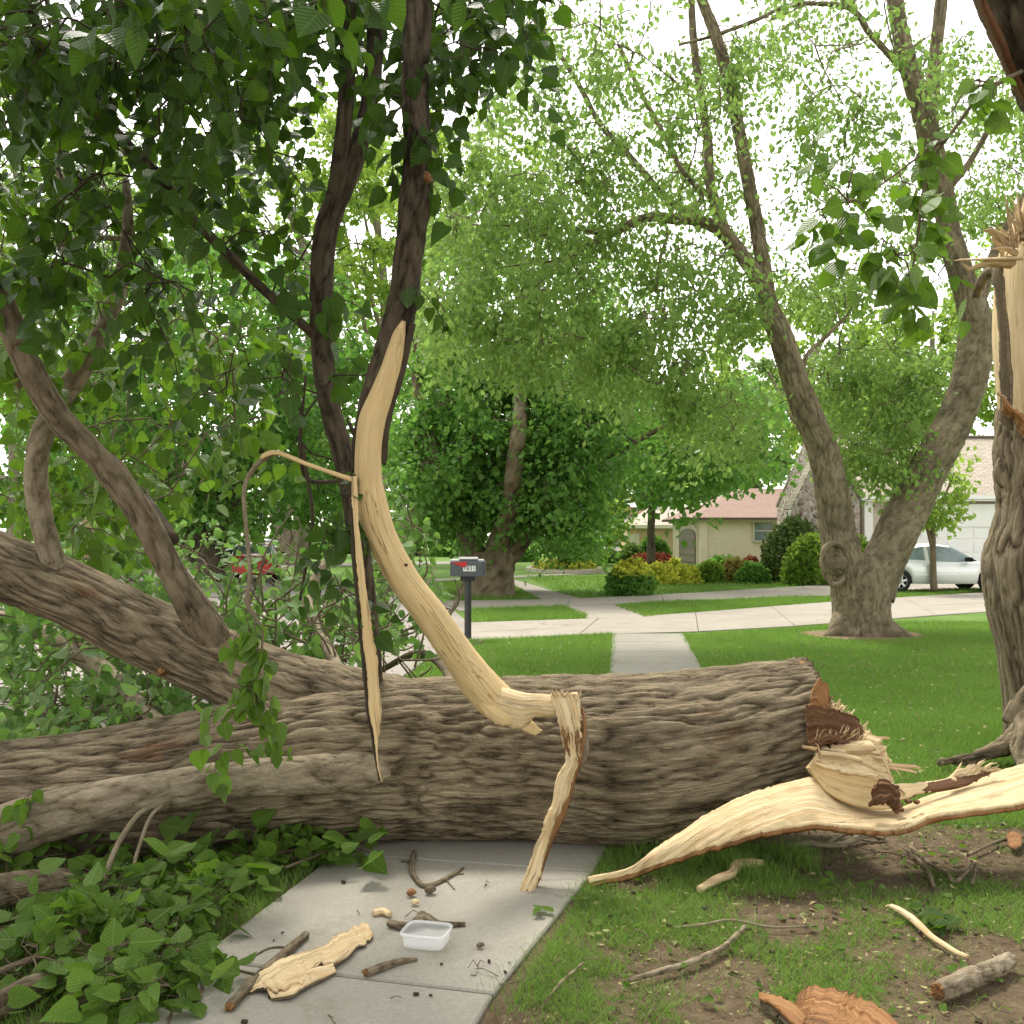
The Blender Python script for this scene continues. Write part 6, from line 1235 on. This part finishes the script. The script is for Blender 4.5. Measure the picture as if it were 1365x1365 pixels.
stick('stick', 'knobbly twig lying just behind the plastic tub', 'stick', [(518, 1233, 5), (545, 1238, 6), (565, 1230, 8), (585, 1234, 5), (620, 1232, 3)], BARKL, forks=[[(563, 1232, 5), (560, 1222, 5), (566, 1218, 3)]])
stick('twig', 'curved forked twig near the upper joint of the walk', 'twig', [(552, 1138, 4), (549, 1155, 4), (552, 1168, 3.6), (565, 1181, 3.2), (585, 1176, 2.8), (604, 1165, 2.6), (618, 1156, 1.5)], BARKL, forks=[[(549, 1148, 2), (535, 1147, 1.6)], [(595, 1172, 1.2), (606, 1184, .8)], [(604, 1165, 1.4), (618, 1163, .8)]])
stick('twig', 'thin dark twig in the shade under the log', 'twig', [(556, 1118, 2), (566, 1117, 3), (574, 1114, 1.6)], BARKD)
stick('wood_piece', 'tiny pale and brown broken bit left of the curved twig', 'wood bit', [(497, 1219, 4), (510, 1217, 5), (520, 1221, 4)], WOODW)
for i, (px, py, r, lb) in enumerate([(548, 1193, 6, 'orange-brown crumpled bark bit, left of a pair'), (573, 1190, 7, 'dark brown crumpled bark bit right of the orange one'), (553, 1205, 5, 'small pale crumb below the two bark bits'), (640, 1262, 5, 'small dark nut lying on the walk right of the tub')]):
    a = np.array(GG(px, py, r)); t = thing('bark_bit' if i < 3 else 'nut', a[:3], lb, 'bark bit' if i < 3 else 'nut'); mb = MB()
    tube(mb, np.array([[a[0]-a[3], a[1], a[2], a[3]*.3], [a[0]-a[3]*.5, a[1], a[2], a[3]*.8], [a[0]+a[3]*.4, a[1]+.004, a[2]+.002, a[3]*.85], [a[0]+a[3]*1.1, a[1], a[2], a[3]*.3]]), step=.006, ns=12, lump=.35 if i < 3 else .05, seed=i, flat=.8); mb.build('shell', (WOODO, BARKL, WOODW, BARKL)[i], t)
# flat pale chip
def chip(nm, label, cat, A, B, m1, m2, lift=.02, th=.02, arch=.02, **kw):
    a = np.array([G(*p, lift) for p in A]); b = np.array([G(*p, lift) for p in B]); t = thing(nm, (*a[0][:2], .02), label, cat)
    k = np.sin(np.linspace(0, math.pi, len(a)))*arch; a[:, 2] += k+.025; k = np.sin(np.linspace(0, math.pi, len(b)))*arch; b[:, 2] += k+.012
    mb = MB(); ribbon(mb, a, b, thick=th, **kw); mb.build('sapwood', m1, t)
    mb = MB(); ribbon(mb, a-(0, 0, th*.9), b-(0, 0, th*.9), thick=.006, **kw); mb.build('bark', m2, t); return t
chip('wood_chip', 'flat pale ragged slab of torn wood lying on the walk left of the tub', 'wood chip', [(330, 1318), (345, 1308), (390, 1288), (430, 1276), (452, 1260), (472, 1246), (489, 1236)], [(332, 1330), (352, 1326), (372, 1334), (400, 1322), (432, 1300), (466, 1280), (496, 1248)], WOODW, BARKL, nu=160, nv=24, bulge=.004, rough=.02, edge=.055, seed=3, th=.008, arch=.02)
chip('wood_chip', 'narrow pale side piece against the front of the ragged wood slab', 'wood chip', [(352, 1322), (385, 1316), (420, 1306), (444, 1296)], [(362, 1336), (388, 1334), (420, 1316), (448, 1301)], WOODW, BARKL, nu=50, nv=8, rough=.01, edge=.03, seed=8, th=.01, arch=.01)
chip('bark_slab', 'rusty orange slab of rotten wood at the bottom edge', 'bark slab', [(1062, 1342), (1082, 1333), (1110, 1337), (1140, 1348), (1180, 1370), (1210, 1392)], [(1058, 1354), (1070, 1372), (1100, 1385), (1130, 1398), (1160, 1410), (1190, 1420)], WOODO, BARKL, nu=120, nv=30, bulge=.006, rough=.035, edge=.06, seed=4, th=.012, arch=.012)
chip('wood_chip', 'thin orange sliver left of the rusty slab at the bottom edge', 'wood chip', [(1013, 1335), (1030, 1344), (1050, 1352), (1075, 1366)], [(1014, 1340), (1030, 1352), (1046, 1366), (1068, 1382)], WOODO, BARKL, nu=40, nv=6, rough=.01, edge=.02, seed=5, arch=.01)
chip('wood_chip', 'small rusty chip at the right edge in front of the slab', 'wood chip', [(1342, 1122), (1350, 1117), (1362, 1120)], [(1345, 1132), (1352, 1137), (1362, 1132)], WOODO, BARKL, nu=24, nv=8, rough=.01, edge=.03, seed=6, th=.006, arch=.004)
stick('wood_strip', 'pale curved peeled strip lying on bare soil near the dark leaves', 'wood strip', [(1188, 1208, 3), (1200, 1215, 4), (1218, 1228, 5), (1240, 1248, 4), (1262, 1262, 3.6), (1275, 1270, 3.6), (1291, 1276, 3)], WOODW, amp=0, forks=[[(1192, 1209, 2), (1184, 1206, 1.4), (1180, 1207, 1)]])
stick('log_piece', 'short grey bark-covered log piece lying at the lower right', 'log', [(1250, 1330, 12), (1280, 1318, 13), (1310, 1304, 11.5), (1348, 1285, 9)], BARKS, ends=[0, -1], amp=.004, ns=30)
stick('stick', 'pale half-peeled stick lying in the grass below the end of the slab', 'stick', [(932, 1188, 5), (955, 1176, 6), (975, 1168, 6), (985, 1156, 7), (1016, 1152, 4)], WOODW, amp=.001)
stick('stick', 'thin grey stick curving across the grass in the lower middle', 'stick', [(838, 1306, 3), (880, 1296, 4), (930, 1280, 4), (965, 1262, 3.6), (992, 1236, 3)], BARKS, forks=[[(900, 1236, 2), (940, 1232, 2.4), (975, 1226, 2), (1030, 1235, 1.6), (1090, 1232, 1)]])
stick('stick', 'thin stick standing in the grass beside the walk edge', 'stick', [(726, 1335, 2), (745, 1312, 2), (760, 1298, 2), (778, 1282, 1.6)], BARKL)
stick('stick', 'arched grey stick lying below the big slab', 'stick', [(1050, 1130, 3), (1075, 1126, 4), (1115, 1128, 4), (1150, 1116, 4), (1180, 1114, 3)], BARKS, forks=[[(1100, 1128, 3), (1118, 1116, 3), (1140, 1111, 3), (1180, 1118, 2)]])
stick('stick', 'long thin dark twig crossing the soil at the right', 'stick', [(1210, 1125, 2), (1235, 1148, 2.4), (1260, 1165, 3), (1275, 1175, 2.6), (1300, 1152, 2.4), (1296, 1180, 2)], BARKL, forks=[[(1290, 1140, 2), (1330, 1122, 2.4), (1368, 1115, 2.6)]])
stick('stick', 'thin twig bending over the soil below the slab end', 'stick', [(1205, 1130, 2), (1228, 1150, 2.6), (1240, 1170, 3), (1245, 1182, 2)], BARKL, forks=[[(1220, 1145, 1.6), (1180, 1135, 1.4), (1140, 1138, 1)]])
stick('log_piece', 'brown broken log with an orange end under the left end of the trunk', 'log', [(-60, 1222, 24), (0, 1206, 22), (50, 1196, 20), (100, 1188, 17), (140, 1176, 14)], BARKL, ends=[-1], amp=.005, ns=30, forks=[[(135, 1178, 10), (128, 1166, 7), (126, 1160, 4)], [(140, 1180, 8), (160, 1176, 6), (176, 1172, 4)]])
stick('log_piece', 'brown branch running up from the bottom left corner under the leaves', 'log', [(-60, 1385, 20), (0, 1352, 18), (60, 1322, 16), (120, 1298, 14), (180, 1272, 12), (240, 1250, 8)], BARKL, amp=.004, ns=30)
stick('twig', 'thin twig arching from the leaf pile down onto the walk', 'twig', [(170, 1195, 2.4), (190, 1225, 2.6), (230, 1262, 3), (262, 1290, 2.6), (270, 1318, 2), (258, 1344, 1.6)], BARKL, forks=[[(236, 1320, 1.6), (228, 1350, 1.6), (222, 1375, 1.6)]])
# leaves lying about
def lone_leaves(label, spots, m, size, name='leaf_cluster'):
    t = thing(name, G(*spots[0][:2]), label, 'leaves')
    for px, py in spots:
        g_ = G(px, py, .03); o = bpy.data.objects.new('leaf', m[int(RNG.integers(8))]); C.objects.link(o)
        o.matrix_basis = Matrix.Translation((g_[0], g_[1], .035+RNG.uniform(0, .03))) @ Matrix.Rotation(RNG.uniform(0, 6.28), 4, 'Z') @ Matrix.Rotation(RNG.normal()*.25, 4, 'X') @ Matrix.Scale(size*RNG.uniform(.8, 1.1), 4); put(o, t)
lone_leaves('cluster of dark green leaves lying on bare soil beside the pale strip', [(1245, 1232), (1262, 1240), (1275, 1228), (1228, 1216), (1258, 1226)], VD, .10)
lone_leaves('green leaves under the foot of the hanging peeled strip', [(712, 1216), (728, 1214), (722, 1218)], VN, .07)
lone_leaves('small green weed leaves in the grass near the end of the slab', [(1105, 1180), (1110, 1188), (1100, 1172)], VN, .06)
lone_leaves('dark leaf lying on the walk near the curved twig', [(1015, 1335), (780, 1200), (770, 1198)], VN, .06)
# plastic tub
tb = thing('plastic_tub', G(568, 1260), 'empty clear plastic food tub sitting open on the sidewalk', 'plastic tub')
g0 = G(568, 1262, .022); c = np.array((g0[0], g0[1]+.02, .024)); ang = math.radians(-14)
def rr_ring(w_, d_, z, n=36, p=5.):
    out = []
    for a in np.linspace(0, 2*math.pi, n+1)[:-1]:
        ca, sa = math.cos(a), math.sin(a); x = w_/2*abs(ca)**(2/p)*np.sign(ca); y = d_/2*abs(sa)**(2/p)*np.sign(sa)
        out.append((c[0]+x*math.cos(ang)-y*math.sin(ang), c[1]+x*math.sin(ang)+y*math.cos(ang), c[2]+z))
    return out
def rings(nm, specs, m, bottom=False):
    mb = MB(); V = []; n = 36
    for s3 in specs: V += rr_ring(*s3)
    Q = [(k*n+i, k*n+(i+1) % n, (k+1)*n+(i+1) % n, (k+1)*n+i) for k in range(len(specs)-1) for i in range(n)]; T = []
    if bottom: V.append(tuple(c+(0, 0, specs[0][2]))); T = [(i, len(V)-1, (i+1) % n) for i in range(n)]
    mb.add(V, Q, T); return mb.build(nm, m, tb)
rings('base', [(.150, .125, .002), (.168, .142, .006), (.174, .148, .030), (.180, .154, .056)], PLASTIC, True)
rings('rim', [(.180, .154, .056), (.194, .168, .055), (.196, .170, .060), (.190, .164, .065), (.178, .152, .064), (.174, .148, .056)], PLASTIC)
# ================================================================ LEAFY BRANCHES ON THE GROUND
SKG = Skel(); gb = thing('leafy_branch', G(120, 1290), 'pile of green leafy branches on the ground left of the walk under the log', 'branch')
for pts in ([(-40, 1330, 5), (60, 1290, 5), (150, 1240, 4), (230, 1200, 3), (310, 1180, 2)], [(0, 1250, 4), (80, 1220, 4), (180, 1180, 3), (260, 1160, 2.5), (360, 1150, 2), (450, 1140, 1.6)], [(60, 1380, 4), (140, 1340, 4), (220, 1310, 3), (250, 1290, 2)], [(100, 1260, 3), (220, 1235, 3), (300, 1225, 2)], [(380, 1170, 2), (430, 1150, 2), (480, 1128, 1.6)]):
    mb = MB(); rows = np.array([GG(*p, .05) for p in pts]); R = tube(mb, rows, step=.05, ns=8, lump=.1); SKG.addR(R); mb.build('branch', BARKL, gb)
tw, Lv = MB(), Leaves()
for cx_, cy_, rx_, ry_, n in ((180, 1245, 120, 36, 46), (50, 1310, 90, 34, 22), (260, 1205, 60, 28, 26), (210, 1320, 40, 30, 18), (410, 1150, 85, 16, 30), (110, 1190, 90, 14, 10), (150, 1365, 80, 20, 10), (-20, 1260, 60, 70, 14), (330, 1165, 60, 24, 12), (60, 1190, 90, 40, 14)):
    for _ in range(n):
        a = RNG.uniform(0, 6.28); q = math.sqrt(RNG.random()); g_ = G(cx_+rx_*q*math.cos(a), cy_+ry_*q*math.sin(a)); g_[2] = RNG.uniform(.04, .16)
        twig_to(tw, SKG, g_, .004, .002, ns=4, maxd=.8, step=.15)
        shoot(tw, Lv, g_, (RNG.normal(), RNG.normal(), .1), RNG.uniform(.14, .34), 6, RNG.choice([.06, .09, .12])*RNG.uniform(.85, 1.15), .12, r=.002, lay=.05)
L2 = Leaves(); p, d, n, z = Lv.arrays(); d = d*(1, 1, .35); n = np.column_stack([RNG.normal(0, .75, len(p)), RNG.normal(0, .6, len(p))-.45, np.ones(len(p))]); p[:, 2] = np.maximum(p[:, 2], .03); L2.add(p, d, n, z)
tw.build('twigs', BARKL, gb)['kind'] = 'stuff'; emit_leaves('foliage', L2, HEART, L_NEAR, gb, 300, VN)
